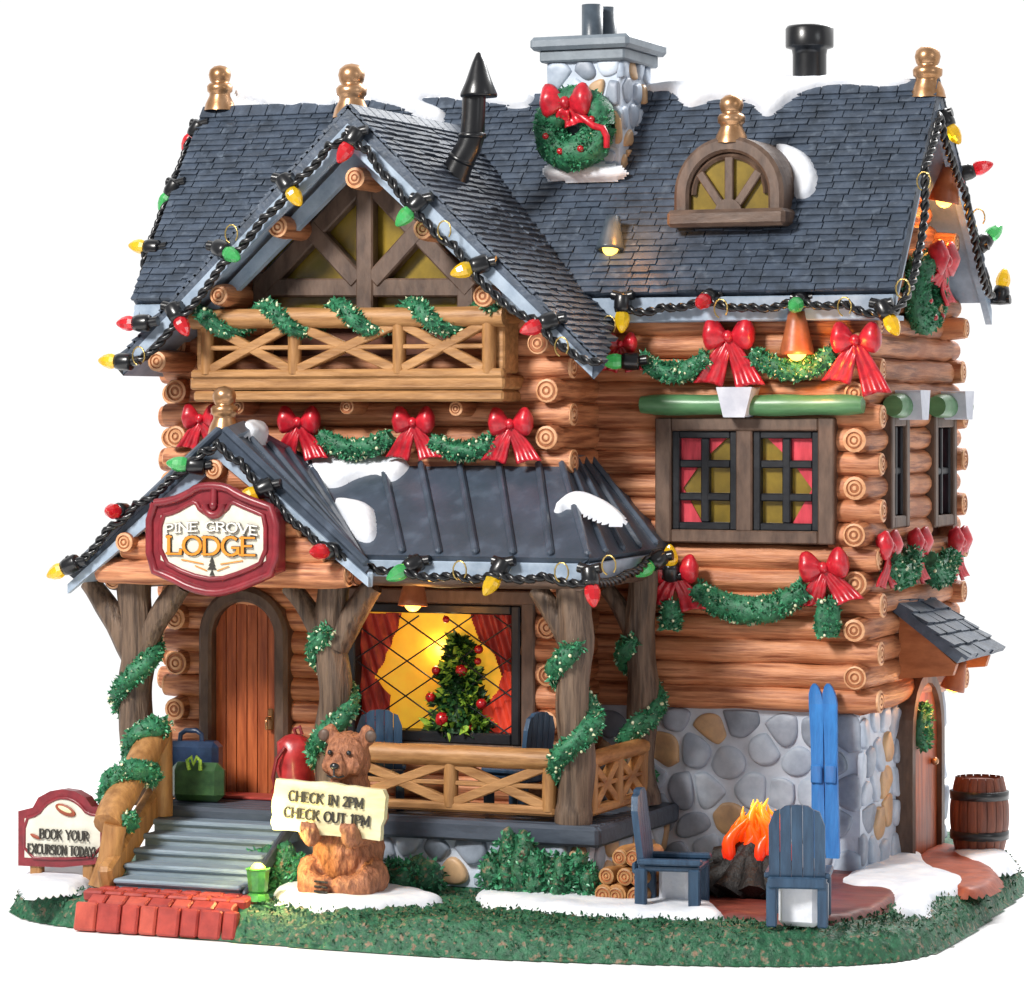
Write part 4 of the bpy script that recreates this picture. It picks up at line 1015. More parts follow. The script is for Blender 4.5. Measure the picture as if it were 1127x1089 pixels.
bow('red bow under balcony directly above porch roof snow', P(330, 466, Y=YW-.28), .33, tl=(1.0, 1.0))
bow('red bow half hidden behind finial of small porch gable', P(222, 462, Y=YW-.25), .3, tl=(.9, .9))
for lb, px, py in (('red bow on side wall nearest front corner under side windows', 976, 604), ('red bow on side wall between the two narrow windows', 1010, 600), ('red bow on side wall nearest the rear corner', 1054, 598)):
    bow(lb, P(px, py, X=XS+.2), .34, PI/2, tl=(1.0, 1.0))
for lb, px in (('garland clump on side wall between first two bows', 992), ('garland clump on side wall between last two bows', 1034)):
    p = P(px, 626, X=XS+.22); garland(lb, [p+Vector((0, -.45, .12)), p+Vector((0, -.2, -.05)), p+Vector((0, .05, -.1)), p+Vector((0, .3, -.02)), p+Vector((0, .5, .14))], .12, gd)
wc = P(632, 141, Y=cy0-.17)
wr = wreath('round green wreath with red bow hung on stone chimney', wc, .285, .185, None, 0)
bow(None, Vector((-.03, -.14, .25)), .4, parent=wr, tl=(.35, .5), sp=(.25, .3))
mb = MB(); mb.tube([(.1, -.17, .15), (.2, -.19, .08), (.3, -.18, .0), (.4, -.16, -.03), (.44, -.14, -.12), (.43, -.12, -.24)], [.03, .045, .04, .04, .04, .035], 8, wob=.3, wf=9); mb.build('ribbon', RED, wr, local=True)
wr2 = wreath('green wreath with red bow hanging in right end gable', P(1018, 322, X=XS+.22), .3, .15, None, PI/2, sx=1.15)
bow(None, Vector((.15, -.14, .33)), .42, parent=wr2, tl=(.5, .9))
wr3 = wreath('slim gold and green wreath on the side door', P(1016, 800, X=XS+.17), .2, .06, None, PI/2, sx=.7)
# bushes
def bush(label, px, py, h, wd_, Y, n=5):
    base = P(px, py, Y=Y); base.z = 0; mb = MB(); cs = []
    for i in range(n):
        t = (i/(n-1)-.5) if n > 1 else 0; hh = h*random.uniform(.7, 1)*(1-.5*abs(t)); c = base+Vector((t*wd_, random.uniform(-.06, .06), hh*.45)); rr = (wd_*.27, .17, hh*.55)
        mb.ball(c, rr, 0, 18, wob=.4, wf=5, seed=i+px); cs.append((c, rr))
    def fn():
        c, rr = random.choice(cs); d = Vector((random.gauss(0, 1), random.gauss(0, 1), random.gauss(0, 1))).normalized(); return c+Vector((d.x*rr[0], d.y*rr[1], d.z*rr[2]))*.95, d
    mb.leaves(fn, int(900*wd_*h/.3), .08, 1)
    tag(mb.build('bush', [TURF, LEAF], fix=False, origin=base), label, 'bush', 'evergreen bushes against the porch')
bush('low evergreen bush between grey steps and bear', 305, 975, .62, .5, -3.0, 4)
bush('low evergreen bush just right of the seated bear', 445, 975, .42, .55, -2.75, 5)
bush('wide taller evergreen bush against middle of porch wall', 568, 980, .72, .5, -2.78, 4)
bush('evergreen bush against right part of porch wall', 628, 982, .62, .38, -2.8, 4)

# ------------------------------------------------------------------ snow on roofs
def roof_snow(label, pxs_, p0, n, h=.07, rr=.12, step=.03, it=2):
    pts = [P(a, b, pl=(p0, n)) for a, b in pxs_]; u = Vector((0, 0, 1)).cross(n).normalized(); v = n.cross(u); mb = MB()
    field(mb, pts, p0, u, v, n, h, rr, step, .05, .2, 5, it=it)
    return tag(mb.build('snow_patch', SNOW, origin=pts[0]), label, 'snow', 'snow patches on the roofs')
mp0 = ef0+rn*.03
roof_snow('long ragged snow drift along main ridge right of chimney', [(712, 92), (714, 104), (738, 100), (756, 120), (775, 113), (790, 108), (826, 110), (842, 130), (856, 122), (872, 106), (915, 93), (978, 98), (1004, 92), (1004, 88), (850, 85)], mp0, rn, .1, .12)
roof_snow('snow drift along main ridge left of chimney', [(400, 92), (405, 112), (440, 118), (485, 140), (492, 122), (460, 112), (478, 104), (545, 116), (588, 120), (590, 93)], mp0, rn, .1, .1)
roof_snow('snow strip on main ridge left of big gable', [(258, 96), (262, 104), (285, 108), (300, 116), (335, 114), (372, 120), (372, 96)], mp0, rn, .09, .1)
roof_snow('oval snow patch on slate beside half round dormer', [(855, 158), (885, 166), (900, 190), (896, 212), (882, 222), (872, 212), (873, 190), (862, 178), (852, 168)], mp0, rn, .09, .12)
rs = MB(); rs.tube([(x_, RG[0]+.06, RG[1]+.03+.03*math.sin(x_*5)) for x_ in [XRL+1.0+.2*i for i in range(37)]], [.09+.03*math.sin(i*1.7) for i in range(37)], 10, wob=.3)
tag(rs.build('snow_patch', SNOW, origin=(0, 1.4, 8.5)), 'thin snow crest lying along the very top of main ridge', 'snow', 'snow patches on the roofs')
pn = (ev0-tp0).cross(tp1-tp0).normalized(); pn = -pn if pn.z < 0 else pn; pp = tp0+pn*.02
roof_snow('wide ragged snow patch at top of porch roof', [(322, 506), (345, 500), (448, 505), (450, 514), (430, 532), (418, 518), (392, 524), (372, 536), (350, 534)], pp, pn, .08, .1)
roof_snow('boot shaped snow patch on lower left of porch roof', [(366, 552), (378, 550), (408, 556), (412, 568), (413, 594), (398, 596), (384, 582), (376, 566)], pp, pn, .08, .1)
roof_snow('long thin snow patch on right end of porch roof', [(608, 560), (632, 541), (668, 552), (690, 572), (676, 575), (650, 566), (625, 556), (615, 564)], pp, pn, .08, .09)
pgn = (pgR-pgA).cross(pgC-pgA).normalized(); pgn = -pgn if pgn.z < 0 else pgn
roof_snow('small snow cap behind finial of porch gable', [(262, 466), (282, 464), (296, 478), (292, 486), (275, 480)], pgA+pgn*.05, pgn, .08, .08)

# ------------------------------------------------------------------ light strings
def cord_mesh(pts, r=.026):
    fine = []
    for i in range(len(pts)-1):
        a, b = pts[i], pts[i+1]; n = max(2, int((b-a).length/.035))
        fine += [a.lerp(b, j/n) for j in range(n)]
    fine.append(pts[-1]); mb = MB(); s = 0; strands = ([], [])
    for i, p in enumerate(fine):
        t = (fine[min(i+1, len(fine)-1)]-fine[max(0, i-1)]).normalized(); x = t.cross(Vector((.13, .9, .4))).normalized(); y = t.cross(x); a = s*26; s += (fine[min(i+1, len(fine)-1)]-p).length
        for k in (0, 1): strands[k].append(p+(x*math.cos(a+k*PI)+y*math.sin(a+k*PI))*r)
    for st in strands: mb.tube(st, r*1.05, 6)
    return mb
def light_string(label, anchors, bulbs, clips=()):
    """anchors: cord points; bulbs: (position, direction, colour key)"""
    pts = [Vector(a) for a in anchors]; sag = []
    for i in range(len(pts)-1):
        for j in range(4): t = j/4; sag.append(pts[i].lerp(pts[i+1], t)-Vector((0, 0, .05*math.sin(PI*t))))
    sag.append(pts[-1]); T = thing('light_string', label, 'string lights', pts[0]); cord_mesh(sag).build('cord', BLACK, T)
    for p, d, c in bulbs:
        p = Vector(p); d = Vector(d).normalized(); mb = MB()
        mb.lathe([(.001, -.02), (.085, -.02), (.095, .0), (.095, .12), (.08, .17), (.06, .17)], p-d*.17, d, 14)
        mb.tube([p-d*.17+Vector((-.12, 0, .02)), p-d*.16, p-d*.17+Vector((.12, 0, .02))], .055, 8); so = mb.build('socket', BLACK, T)
        mb = MB(); mb.lathe([(.045, -.02), (.07, .02), (.085, .07), (.083, .11), (.065, .17), (.035, .22), (.016, .24), (.001, .245)], p-d*.02, d, 9, smooth=False); mb.build('bulb', BM[c], so)
    for p in clips:
        p = Vector(p); mb = MB(); mb.tube([p+Vector((.075*math.cos(a), -.05, .1*math.sin(a))) for a in [i*2*PI/12-.8 for i in range(11)]], .009, 5); mb.build('clip', GOLDW, T)
    return T
def PR(l, Y): return [P(a, b, Y=Y) for a, b in l]
def bl(l, Y): return [(P(a, b, Y=Y), (dx, dy, dz), c) for a, b, dx, dy, dz, c in l]
yg_ = GY-.12
A_ = PR([(150, 398), (190, 360), (245, 290), (290, 240), (330, 195), (362, 160), (383, 146), (405, 165), (430, 198), (470, 245), (500, 270), (545, 325), (590, 352), (625, 385), (662, 398)], yg_)
light_string('black string of coloured bulbs along rakes of the big front gable', A_, bl([(128, 398, -1, 0, .05, 'y'), (148, 356, -1, 0, 0, 'r'), (197, 352, .6, -.2, -.8, 'r'), (250, 278, .7, -.3, -.3, 'g'), (320, 210, .6, -.2, -.7, 'y'),
    (384, 160, -.4, -.3, -.8, 'r'), (452, 232, -.6, -.3, -.7, 'g'), (518, 295, -.8, -.4, -.3, 'y'), (594, 358, -.7, -.5, -.3, 'r')], yg_), PR([(155, 392), (257, 258), (491, 254), (620, 382)], yg_))
ye = EF[0]-.1; A_ = PR([(662, 398), (672, 356), (690, 340), (730, 338), (775, 328), (825, 338), (875, 330), (930, 334), (975, 345)], ye)
light_string('black string of bulbs along eave above the double window', A_, bl([(684, 398, -.9, -.3, 0, 'g'), (685, 344, 0, -.1, -1, 'y'), (777, 330, -.1, -.9, -.3, 'r'), (878, 334, 0, -1, -.3, 'g'), (978, 350, .5, -.2, -.8, 'y')], ye), PR([(672, 358), (795, 340), (931, 338)], ye))
XX = XRR+.1
def PX(l): return [P(a, b, X=XX) for a, b in l]
A_ = [P(980, 345, X=XX-.1)]+PX([(1000, 322), (1012, 275), (1018, 235), (1018, 185), (1034, 128), (1047, 175), (1062, 210), (1072, 260), (1083, 310), (1092, 325)])
light_string('black string of bulbs along rakes of the right end gable', A_, [(P(1045, 140, X=XX), (.5, 0, -.8), 'y'), (P(1072, 187, X=XX), (.9, .3, .3), 'r'), (P(1088, 262, X=XX), (.6, .6, .7), 'g'), (P(1103, 316, X=XX), (.1, .2, 1), 'y')], [P(1018, 200, X=XX), P(995, 318, X=XX), P(1078, 240, X=XX)])
XL_ = XRL-.08
A_ = [P(a, b, X=XL_) for a, b in ((232, 135), (208, 155), (190, 200), (178, 235), (160, 275), (155, 330))]
light_string('black string of bulbs along left end of main roof', A_, [(P(212, 150, X=XL_), (-.6, 0, -.8), 'r'), (P(186, 215, X=XL_), (-.5, 0, -.7), 'g'), (P(160, 272, X=XL_), (-1, 0, .1), 'y')])
yp = pgL.y-.1
A_ = PR([(85, 620), (120, 580), (150, 555), (190, 525), (225, 495), (240, 487), (265, 508), (300, 547), (335, 583), (365, 603)], yp)+PR([(395, 618), (440, 628), (500, 633), (545, 632), (600, 634), (652, 640)], -2.62)+[P(690, 632, X=1.95), P(716, 612, X=1.98), P(728, 622, X=1.98)]
light_string('black string of bulbs along the porch gable and porch eave', A_, bl([(70, 626, -.9, 0, -.4, 'y'), (128, 563, .0, -1, .05, 'r'), (206, 512, -.9, -.3, .1, 'g'), (282, 542, -.8, -.3, -.4, 'y'), (358, 607, -.3, -.9, .0, 'r')], yp)+
    bl([(446, 627, -.6, -.5, -.4, 'g'), (545, 635, -.4, -.3, -.8, 'y'), (651, 645, .2, -.2, -1, 'r')], -2.58)+[(P(716, 622, X=2.0), (-.4, -.6, -.4), 'g'), (P(738, 620, X=2.0), (.1, -.4, .9), 'y')], PR([(152, 572), (300, 560), (398, 622), (508, 628), (620, 630), (672, 622)], -2.62))

# ------------------------------------------------------------------ spot lamps
def lamp(label, p, d, s=1.0, en=6, m=TERR, glowm=LAMPG, off=None):
    T = thing('spot_lamp', label, 'lamp', p, 0, 'small glowing lamps'); d = Vector(d).normalized(); mb = MB(); o = Vector(p)
    mb.lathe([(.001, -.2*s), (.07*s, -.2*s), (.09*s, -.1*s), (.14*s, .12*s), (.145*s, .15*s), (.11*s, .15*s), (.09*s, .1*s)], o, d, 20); mb.build('lamp_shade', m, T)
    mb = MB(); mb.ball(o+d*.12*s, .085*s, 0, 12); mb.build('bulb', glowm, T)
    l = bpy.data.lights.new('lamp_light', 'POINT'); l.energy = en; l.color = (1, .40, .07); l.shadow_soft_size = .06
    lo = bpy.data.objects.new('lamp_light', l); scn.collection.objects.link(lo); lo.parent = T; lo.location = off or d*.3*s
lamp('glowing orange lamp hanging from porch ceiling over lit window', P(455, 650, Y=-2.0), (0, -.1, -1), 1.1, 14)
lamp('tan lamp hanging under eave over lit right garland', P(877, 370, Y=-.32), (0, 0, -1), 1.3, 16, off=(.14, -.3, -.28))
lamp('tan lamp glowing under peak of right end gable', P(1042, 205, X=XRR-.1), (-.2, 0, -1), 1.2, 11)
lamp('tan lamp glowing beneath the side door roof', P(1052, 745, X=XS+.55), (-.3, 0, -1), .95, 14)
lp = ROOF(673, 260, .1); lamp('grey cone lamp standing out from main slate roof', lp, (0, -.25, -1), 1.1, 13, FLUE, off=(.27, -.24, .1))
LG = mat('lantern_green', '4C9A3C', '2C6A34', (9, 9, 9), .3, .3, emis=.15, coat=.4)
lp = P(284, 978, Z=.12); lp.z = .12
T = thing('ground_lantern', 'small green glowing lantern in the grass beside the brick path', 'lantern', (lp.x, lp.y, 0)); mb = MB()
mb.lathe([(.13, 0), (.11, .06), (.08, .08), (.1, .1), (.12, .3), (.13, .32), (.1, .33)], (lp.x, lp.y, .0), n=10, smooth=False); mb.build('lamp_body', LG, T)
mb = MB(); mb.ball((lp.x, lp.y, .3), .08, 0, 12); mb.build('bulb', mat('lantern_glow', 'E6F05A', None, rough=.4, bump=0, emis=3), T)
l = bpy.data.lights.new('lantern_light', 'POINT'); l.energy = 50; l.color = (1, .82, .3); l.shadow_soft_size = .08; lo = bpy.data.objects.new('lantern_light', l); scn.collection.objects.link(lo); lo.parent = T; lo.location = (.1, -.12, .55)

# ------------------------------------------------------------------ lettering
def arc(cx, cy, rx, ry, a0, a1, n=9): return [(cx+rx*math.cos(math.radians(a0+(a1-a0)*i/n)), cy+ry*math.sin(math.radians(a0+(a1-a0)*i/n))) for i in range(n+1)]
FONT = {'A': (.8, [[(0.05, 0), (.4, 1)], [(.4, 1), (.75, 0)], [(.17, .35), (.62, .35)]]), 'B': (.7, [[(.1, 0), (.1, 1)], [(.1, .98)]+arc(.35, .77, .25, .21, 90, -90)+[(.1, .54)], [(.1, .54)]+arc(.38, .28, .27, .26, 90, -90)+[(.1, .03)]]),
 'C': (.78, [arc(.42, .5, .35, .5, 50, 310, 12)]), 'D': (.78, [[(.1, 0), (.1, 1)], [(.1, .97)]+arc(.32, .5, .38, .47, 90, -90)+[(.1, .03)]]),
 'E': (.68, [[(.1, 0), (.1, 1)], [(.1, .97), (.6, .97)], [(.1, .52), (.48, .52)], [(.1, .03), (.62, .03)]]), 'G': (.8, [arc(.42, .5, .35, .5, 50, 330, 12), [(.45, .42), (.74, .42)], [(.72, .42), (.72, .1)]]),
 'H': (.82, [[(.1, 0), (.1, 1)], [(.7, 0), (.7, 1)], [(.1, .52), (.7, .52)]]), 'I': (.32, [[(.15, 0), (.15, 1)]]), 'K': (.78, [[(.1, 0), (.1, 1)], [(.12, .45), (.65, 1)], [(.3, .58), (.7, 0)]]),
 'L': (.66, [[(.1, 0), (.1, 1)], [(.1, .03), (.6, .03)], [(.58, .03), (.6, .25)]]), 'M': (.95, [[(.1, 0), (.1, 1)], [(.1, 1), (.45, .15)], [(.45, .15), (.82, 1)], [(.82, 1), (.82, 0)]]),
 'N': (.82, [[(.1, 0), (.1, 1)], [(.1, 1), (.7, 0)], [(.7, .02), (.7, 1)]]), 'O': (.84, [arc(.42, .5, .36, .49, 0, 360, 16)]), 'P': (.68, [[(.1, 0), (.1, 1)], [(.1, .97)]+arc(.34, .73, .26, .24, 90, -90)+[(.1, .49)]]),
 'R': (.76, [[(.1, 0), (.1, 1)], [(.1, .97)]+arc(.34, .75, .26, .22, 90, -90)+[(.1, .53)], [(.35, .53), (.68, 0)]]), 'S': (.62, [arc(.32, .74, .23, .24, 40, 250, 8)+arc(.32, .26, .25, .25, 80, -140, 8)]),
 'T': (.74, [[(.37, 0), (.37, 1)], [(.04, .97), (.7, .97)]]), 'U': (.8, [[(.1, 1), (.1, .35)]+arc(.4, .33, .3, .32, 180, 360)+[(.7, 1)]]), 'V': (.8, [[(.05, 1), (.4, 0)], [(.4, 0), (.75, 1)]]), 'X': (.78, [[(.06, 0), (.7, 1)], [(.06, 1), (.7, 0)]]),
 'Y': (.78, [[(.05, 1), (.38, .5)], [(.38, .5), (.72, 1)], [(.38, .5), (.38, 0)]]), '1': (.45, [[(.22, 0), (.22, 1)], [(.22, 1), (.08, .85)]]), '2': (.62, [arc(.3, .74, .23, .25, 160, -20, 7)+[(.08, .04)], [(.06, .03), (.55, .03)]]), '!': (.3, [[(.15, .3), (.15, 1)], [(.15, 0), (.15, .12)]]), ' ': (.45, [])}
def text(mb, s, c, h, lw, wfac=1.0, mi=0, arcdrop=0, serif=True, depth=.012, y0=0, slant=0, width=None, fat=1.0):
    tw = sum(FONT[ch][0] for ch in s)*h*wfac
    if width: wfac *= width/tw; tw = width
    x = c[0]-tw/2; k = 0
    for ch in s:
        w_, st = FONT[ch]
        def M(p):
            gx = x+p[0]*h*wfac; u = (gx-c[0])/(tw/2); return Vector((gx, 0, c[1]+p[1]*h-arcdrop*u*u+slant*(gx-c[0])))
        for pl_ in st:
            for a, b in zip(pl_[:-1], pl_[1:]):
                A_, B_ = M(a), M(b); d = B_-A_
                if d.length < 1e-5: continue
                v = abs(d.z)/d.length; wd_ = lw*(.75+.5*v*fat); A2, B2_ = A_-d.normalized()*wd_*.25, B_+d.normalized()*wd_*.25
                k += 1; A2.y = B2_.y = y0-k*.00012
                mb.bar(A2, B2_, depth, wd_, mi, (0, 0, 1) if abs(d.x) > 1e-6 else (1, 0, 0), bev=0) if v < .999 else mb.box((A2+B2_)/2, (wd_, depth, (B2_-A2).length), mi)
            if serif:
                for q in (pl_[0], pl_[-1]):
                    if q[1] in (0, 1) and len(pl_) <= 3:
                        A_ = M(q); k += 1; mb.box((A_.x, y0-k*.00012, A_.z+(.5 if q[1] == 0 else -.5)*lw*.5), (.26*h*wfac, depth, lw*.6), mi)
        x += w_*h*wfac
    return tw
# hanging lodge sign (flat front faces -Y)
SY = -2.98
def SPp(a, b, y=SY): return P(237+(a-237)*.94, 594+(b-594)*.94, Y=y)
sg = thing('hanging_sign', 'maroon framed cream shield sign reading Pine Grove Lodge over porch entrance', 'sign', SPp(240, 650))
outer = [(160, 552), (186, 549), (205, 541), (216, 533), (232, 531), (250, 533), (262, 541), (282, 550), (308, 558), (308, 632), (282, 643), (256, 653), (235, 657), (208, 651), (184, 638), (160, 629)]
inner = [(173, 566), (190, 562), (205, 553), (214, 549), (220, 561), (236, 566), (250, 560), (256, 549), (268, 555), (285, 562), (296, 567), (296, 619), (270, 632), (238, 642), (205, 635), (173, 618)]
mb = MB(); mb.prism([SPp(*p) for p in outer], (0, .22, 0)); o = mb.build('board', MAROON, sg); m = o.modifiers.new('bevel', 'BEVEL'); m.width = .035; m.segments = 3; m.limit_method = 'ANGLE'; m.angle_limit = .8
mb = MB(); mb.prism([SPp(*p, SY-.008) for p in inner], (0, .04, 0)); mb.build('panel', CREAM, sg)
mb = MB(); q = [SPp(a, b, SY-.005) for a, b in outer]; iq = [SPp(a, b, SY-.005) for a, b in inner]
for poly, r_ in ((iq, .028), (q, .045)): 
    pts = smooth_poly([p.copy() for p in poly], 1); pts.append(pts[0]); mb.tube(pts, r_, 8, cap=False)
cc = SPp(235, 552, SY-.02); mb.tube([cc+Vector((.1*math.cos(a), 0, .1*math.sin(a)-.02)) for a in [math.radians(170+i*20) for i in range(11)]], .045, 10); mb.ball(cc+Vector((0, 0, -.02)), (.045, .05, .05)); mb.tube([cc, cc+Vector((0, .02, .2))], .04, 8)
mb.build('moulding', MAROON, sg)
cx_ = SPp(234, 600).x
def zpx(py): return SPp(234, py).z
mb = MB(); text(mb, 'PINE GROVE', (cx_, zpx(584)), .095, .026, arcdrop=.04, mi=0, y0=SY-.018, width=1.1); text(mb, 'PINE GROVE', (cx_, zpx(584)), .095, .013, arcdrop=.04, mi=1, y0=SY-.032, width=1.1); mb.build('lettering', [GLET, WLET], sg, smooth=False)
mb = MB(); text(mb, 'LODGE', (cx_, zpx(612)), .19, .042, mi=0, y0=SY-.018, width=1.06); text(mb, 'LODGE', (cx_, zpx(612)), .19, .028, mi=1, y0=SY-.034, width=1.06); mb.build('lettering', [INK, ORNG], sg, smooth=False)
mb = MB(); tz = zpx(636)
for i, (w_, z_) in enumerate(((.03, .0), (.055, .06), (.04, .1), (.025, .14))): mb.prism([(cx_-w_, SY-.02-i*.002, tz+z_), (cx_+w_, SY-.02-i*.002, tz+z_), (cx_, SY-.02-i*.002, tz+z_+.06)], (0, .01, 0), 0)
for s_ in (-1, 1):
    mb.bar((cx_+s_*.1, SY-.02, tz+.12), (cx_+s_*.36, SY-.02, tz+.16), .008, .012, 1, bev=0); mb.bar((cx_+s_*.06, SY-.021, tz+.05), (cx_+s_*.2, SY-.021, tz+.1), .008, .01, 1, bev=0)
mb.build('emblem', [INK, ORNG], sg)
# excursion sign at the left
EY = -3.6
eg = thing('ground_sign', 'maroon arched ground sign advertising excursions at left end of base', 'sign', P(65, 960, Y=EY))
oute = [(20, 893), (36, 889), (42, 878), (55, 871), (68, 869), (82, 871), (94, 878), (101, 888), (118, 891), (118, 950), (68, 955), (20, 953)]
inne = [(27, 901), (42, 897), (50, 886), (60, 880), (69, 878), (79, 880), (89, 887), (96, 896), (112, 898), (112, 943), (68, 946), (27, 944)]
mb = MB(); mb.prism([P(a, b, Y=EY) for a, b in oute], (0, .14, 0)); o = mb.build('board', MAROON, eg); m = o.modifiers.new('bevel', 'BEVEL'); m.width = .025; m.segments = 3; m.limit_method = 'ANGLE'; m.angle_limit = .8
mb = MB(); mb.prism([P(a, b, Y=EY-.006) for a, b in inne], (0, .04, 0)); mb.build('panel', CREAM, eg)
mb = MB(); pts = smooth_poly([P(a, b, Y=EY-.005) for a, b in inne], 1); pts.append(pts[0]); mb.tube(pts, .018, 8, cap=False); mb.build('moulding', MAROON, eg)
ex = P(69, 900, Y=EY).x; mb = MB(); zz1, zz2 = P(69, 924, Y=EY).z, P(69, 941, Y=EY).z
text(mb, 'BOOK YOUR', (ex+.03, zz1), .1, .012, y0=EY-.02, width=.6, serif=False); mb.build('lettering', INK, eg, smooth=False); mb = MB(); text(mb, 'EXCURSION TODAY!', (ex, zz2), .1, .012, y0=EY-.02, width=.82, serif=False); mb.build('lettering', INK, eg, smooth=False)
mb = MB(); c_ = P(72, 892, Y=EY-.02); R_ = Matrix.Rotation(.35, 3, 'Y'); mb.ball(c_, (.13, .015, .055), 0, 14, R=R_); mb.ball(c_+Vector((.0, -.012, .01)), (.09, .01, .025), 1, 12, R=R_)
mb.build('emblem', [PATHM, CREAM2], eg); mb = MB(); c2 = P(39, 921, Y=EY-.02); mb.ball(c2, (.07, .012, .02), 0, 12, R=R_); mb.build('emblem', [PATHM, CREAM2], eg)
for px in (40, 98): p = P(px, 950, Y=EY+.05); mb = MB(); rbox(mb, p.x-.07, p.x+.07, EY+.02, EY+.12, -.1, p.z+.02, 0, .02); mb.build('post', TANZ, eg)

# ------------------------------------------------------------------ bear with board
def remesh(mb, name, m, parent, vox=.02, smooth_it=4, disp=0.0, freq=10):
    o = mb.build('tmp', m, None, local=True, fix=True)
    r_ = o.modifiers.new('r', 'REMESH'); r_.mode = 'VOXEL'; r_.voxel_size = vox
    s_ = o.modifiers.new('s', 'SMOOTH'); s_.iterations = smooth_it; s_.factor = .6
    dg = bpy.context.evaluated_depsgraph_get(); me = bpy.data.meshes.new_from_object(o.evaluated_get(dg)); bpy.data.objects.remove(o)
    if disp:
        nn = [v.normal.copy() for v in me.vertices]
        for v, q_ in zip(me.vertices, nn):
            c_ = v.co; d = nz3((c_.x*2.2, c_.y*2.2, c_.z*.7), freq)*.7+nz3(c_, freq*.45, 3)*.5; v.co = c_+q_*disp*d
    for p_ in me.polygons: p_.use_smooth = True
    ob = bpy.data.objects.new(name, me); scn.collection.objects.link(ob); ob.parent = parent; return ob
bp_ = P(384, 985, Z=0); BR = thing('bear', 'seated brown bear statue holding a cream check in board', 'bear statue', bp_, math.radians(6))
mb = MB(); b_ = mb.ball
b_((0, 0, .47), (.46, .4, .46)); b_((0, .02, .82), (.36, .32, .34)); b_((0, .02, 1.1), (.26, .26, .22))
b_((0, -.03, 1.4), (.29, .27, .27)); b_((0, -.05, 1.34), (.3, .24, .2)); b_((0, -.3, 1.31), (.135, .15, .115)); b_((0, -.22, 1.4), (.1, .16, .1))
for s_ in (-1, 1):
    b_((s_*.25, .0, 1.62), (.11, .065, .11)); b_((s_*.14, -.2, 1.34), (.13, .12, .12))
    mb.tube([(s_*.3, 0, .98), (s_*.42, -.12, .82), (s_*.4, -.3, .68), (s_*.27, -.5, .64)], [.13, .15, .13, .11], 12); b_((s_*.26, -.56, .67), (.12, .1, .12))
    mb.tube([(s_*.25, -.05, .25), (s_*.42, -.2, .22), (s_*.36, -.4, .15), (s_*.2, -.46, .13)], [.22, .2, .16, .13], 12); b_((s_*.14, -.46, .14), (.17, .13, .12))
    for k in range(4): b_((s_*.26+(k-1.5)*.055, -.62, .745), (.032, .05, .06))
for i_, v_ in enumerate(mb.v): v_.x *= .8
body = remesh(mb, 'body', FUR, BR, .02, 2, .022, 11)
mb = MB(); mb.ball((0, -.44, 1.35), (.05, .035, .035), 0, 12); mb.build('nose', BLACK, BR, local=True)
mb = MB(); mb.tube([(0, -.455, 1.32), (0, -.45, 1.26)], .01, 6); mb.tube([(-.09, -.4, 1.25), (-.04, -.43, 1.235), (0, -.445, 1.25), (.04, -.43, 1.235), (.09, -.4, 1.25)], .01, 6); mb.build('mouth', BLACK, BR, local=True)
for s_ in (-1, 1): mb = MB(); mb.ball((s_*.1, -.288, 1.47), .028, 0, 10); mb.build('eye', BLACK, BR, local=True)
for s_ in (-1, 1): mb = MB(); mb.ball((s_*.25, -.05, 1.62), (.065, .03, .065), 0, 12); mb.build('inner_ear', TRIM, BR, local=True)
mb = MB()
for k in range(3): mb.tube([(-.02, -.585, .1+k*.05), (-.16, -.59, .11+k*.05)], .012, 6)
mb.build('claws', CHAR, BR, local=True)
BY = -.57
CB = thing('notice_board', 'ragged cream board held by bear reading check in 2PM check out 1PM', 'notice board', (bp_.x-.04, bp_.y+.07, .74), math.radians(3)); 
rnd = random.Random(4); top = []; bw, bh = 1.16, .52; nn_ = 14
pts = [(-bw/2+bw*i/nn_, .012*rnd.uniform(-1, 1)+bh/2) for i in range(nn_+1)]+[(bw/2+.04*rnd.uniform(-.3, 1), bh/2-bh*i/7) for i in range(1, 7)]+[(bw/2-bw*i/nn_, -bh/2+.012*rnd.uniform(-1, 1)) for i in range(nn_+1)]+[(-bw/2-.04*rnd.uniform(-.3, 1), -bh/2+bh*i/7) for i in range(1, 7)]
Rb = Matrix.Rotation(math.radians(3.5), 4, 'Y') @ Matrix.Translation((0, 0, .18)); 
mb = MB(); mb.X = Rb; mb.prism([(a, BY, b) for a, b in pts], (0, .09, 0)); mb.build('board', CREAM2, CB, local=True)
mb = MB(); mb.X = Rb; text(mb, 'CHECK IN 2PM', (-.02, .05), .1, .014, y0=BY-.01, width=.82); mb.build('lettering', INK, CB, local=True, smooth=False); mb = MB(); mb.X = Rb; text(mb, 'CHECK OUT 1PM', (-.0, -.12), .1, .014, y0=BY-.01, width=.94); mb.build('lettering', INK, CB, local=True, smooth=False)
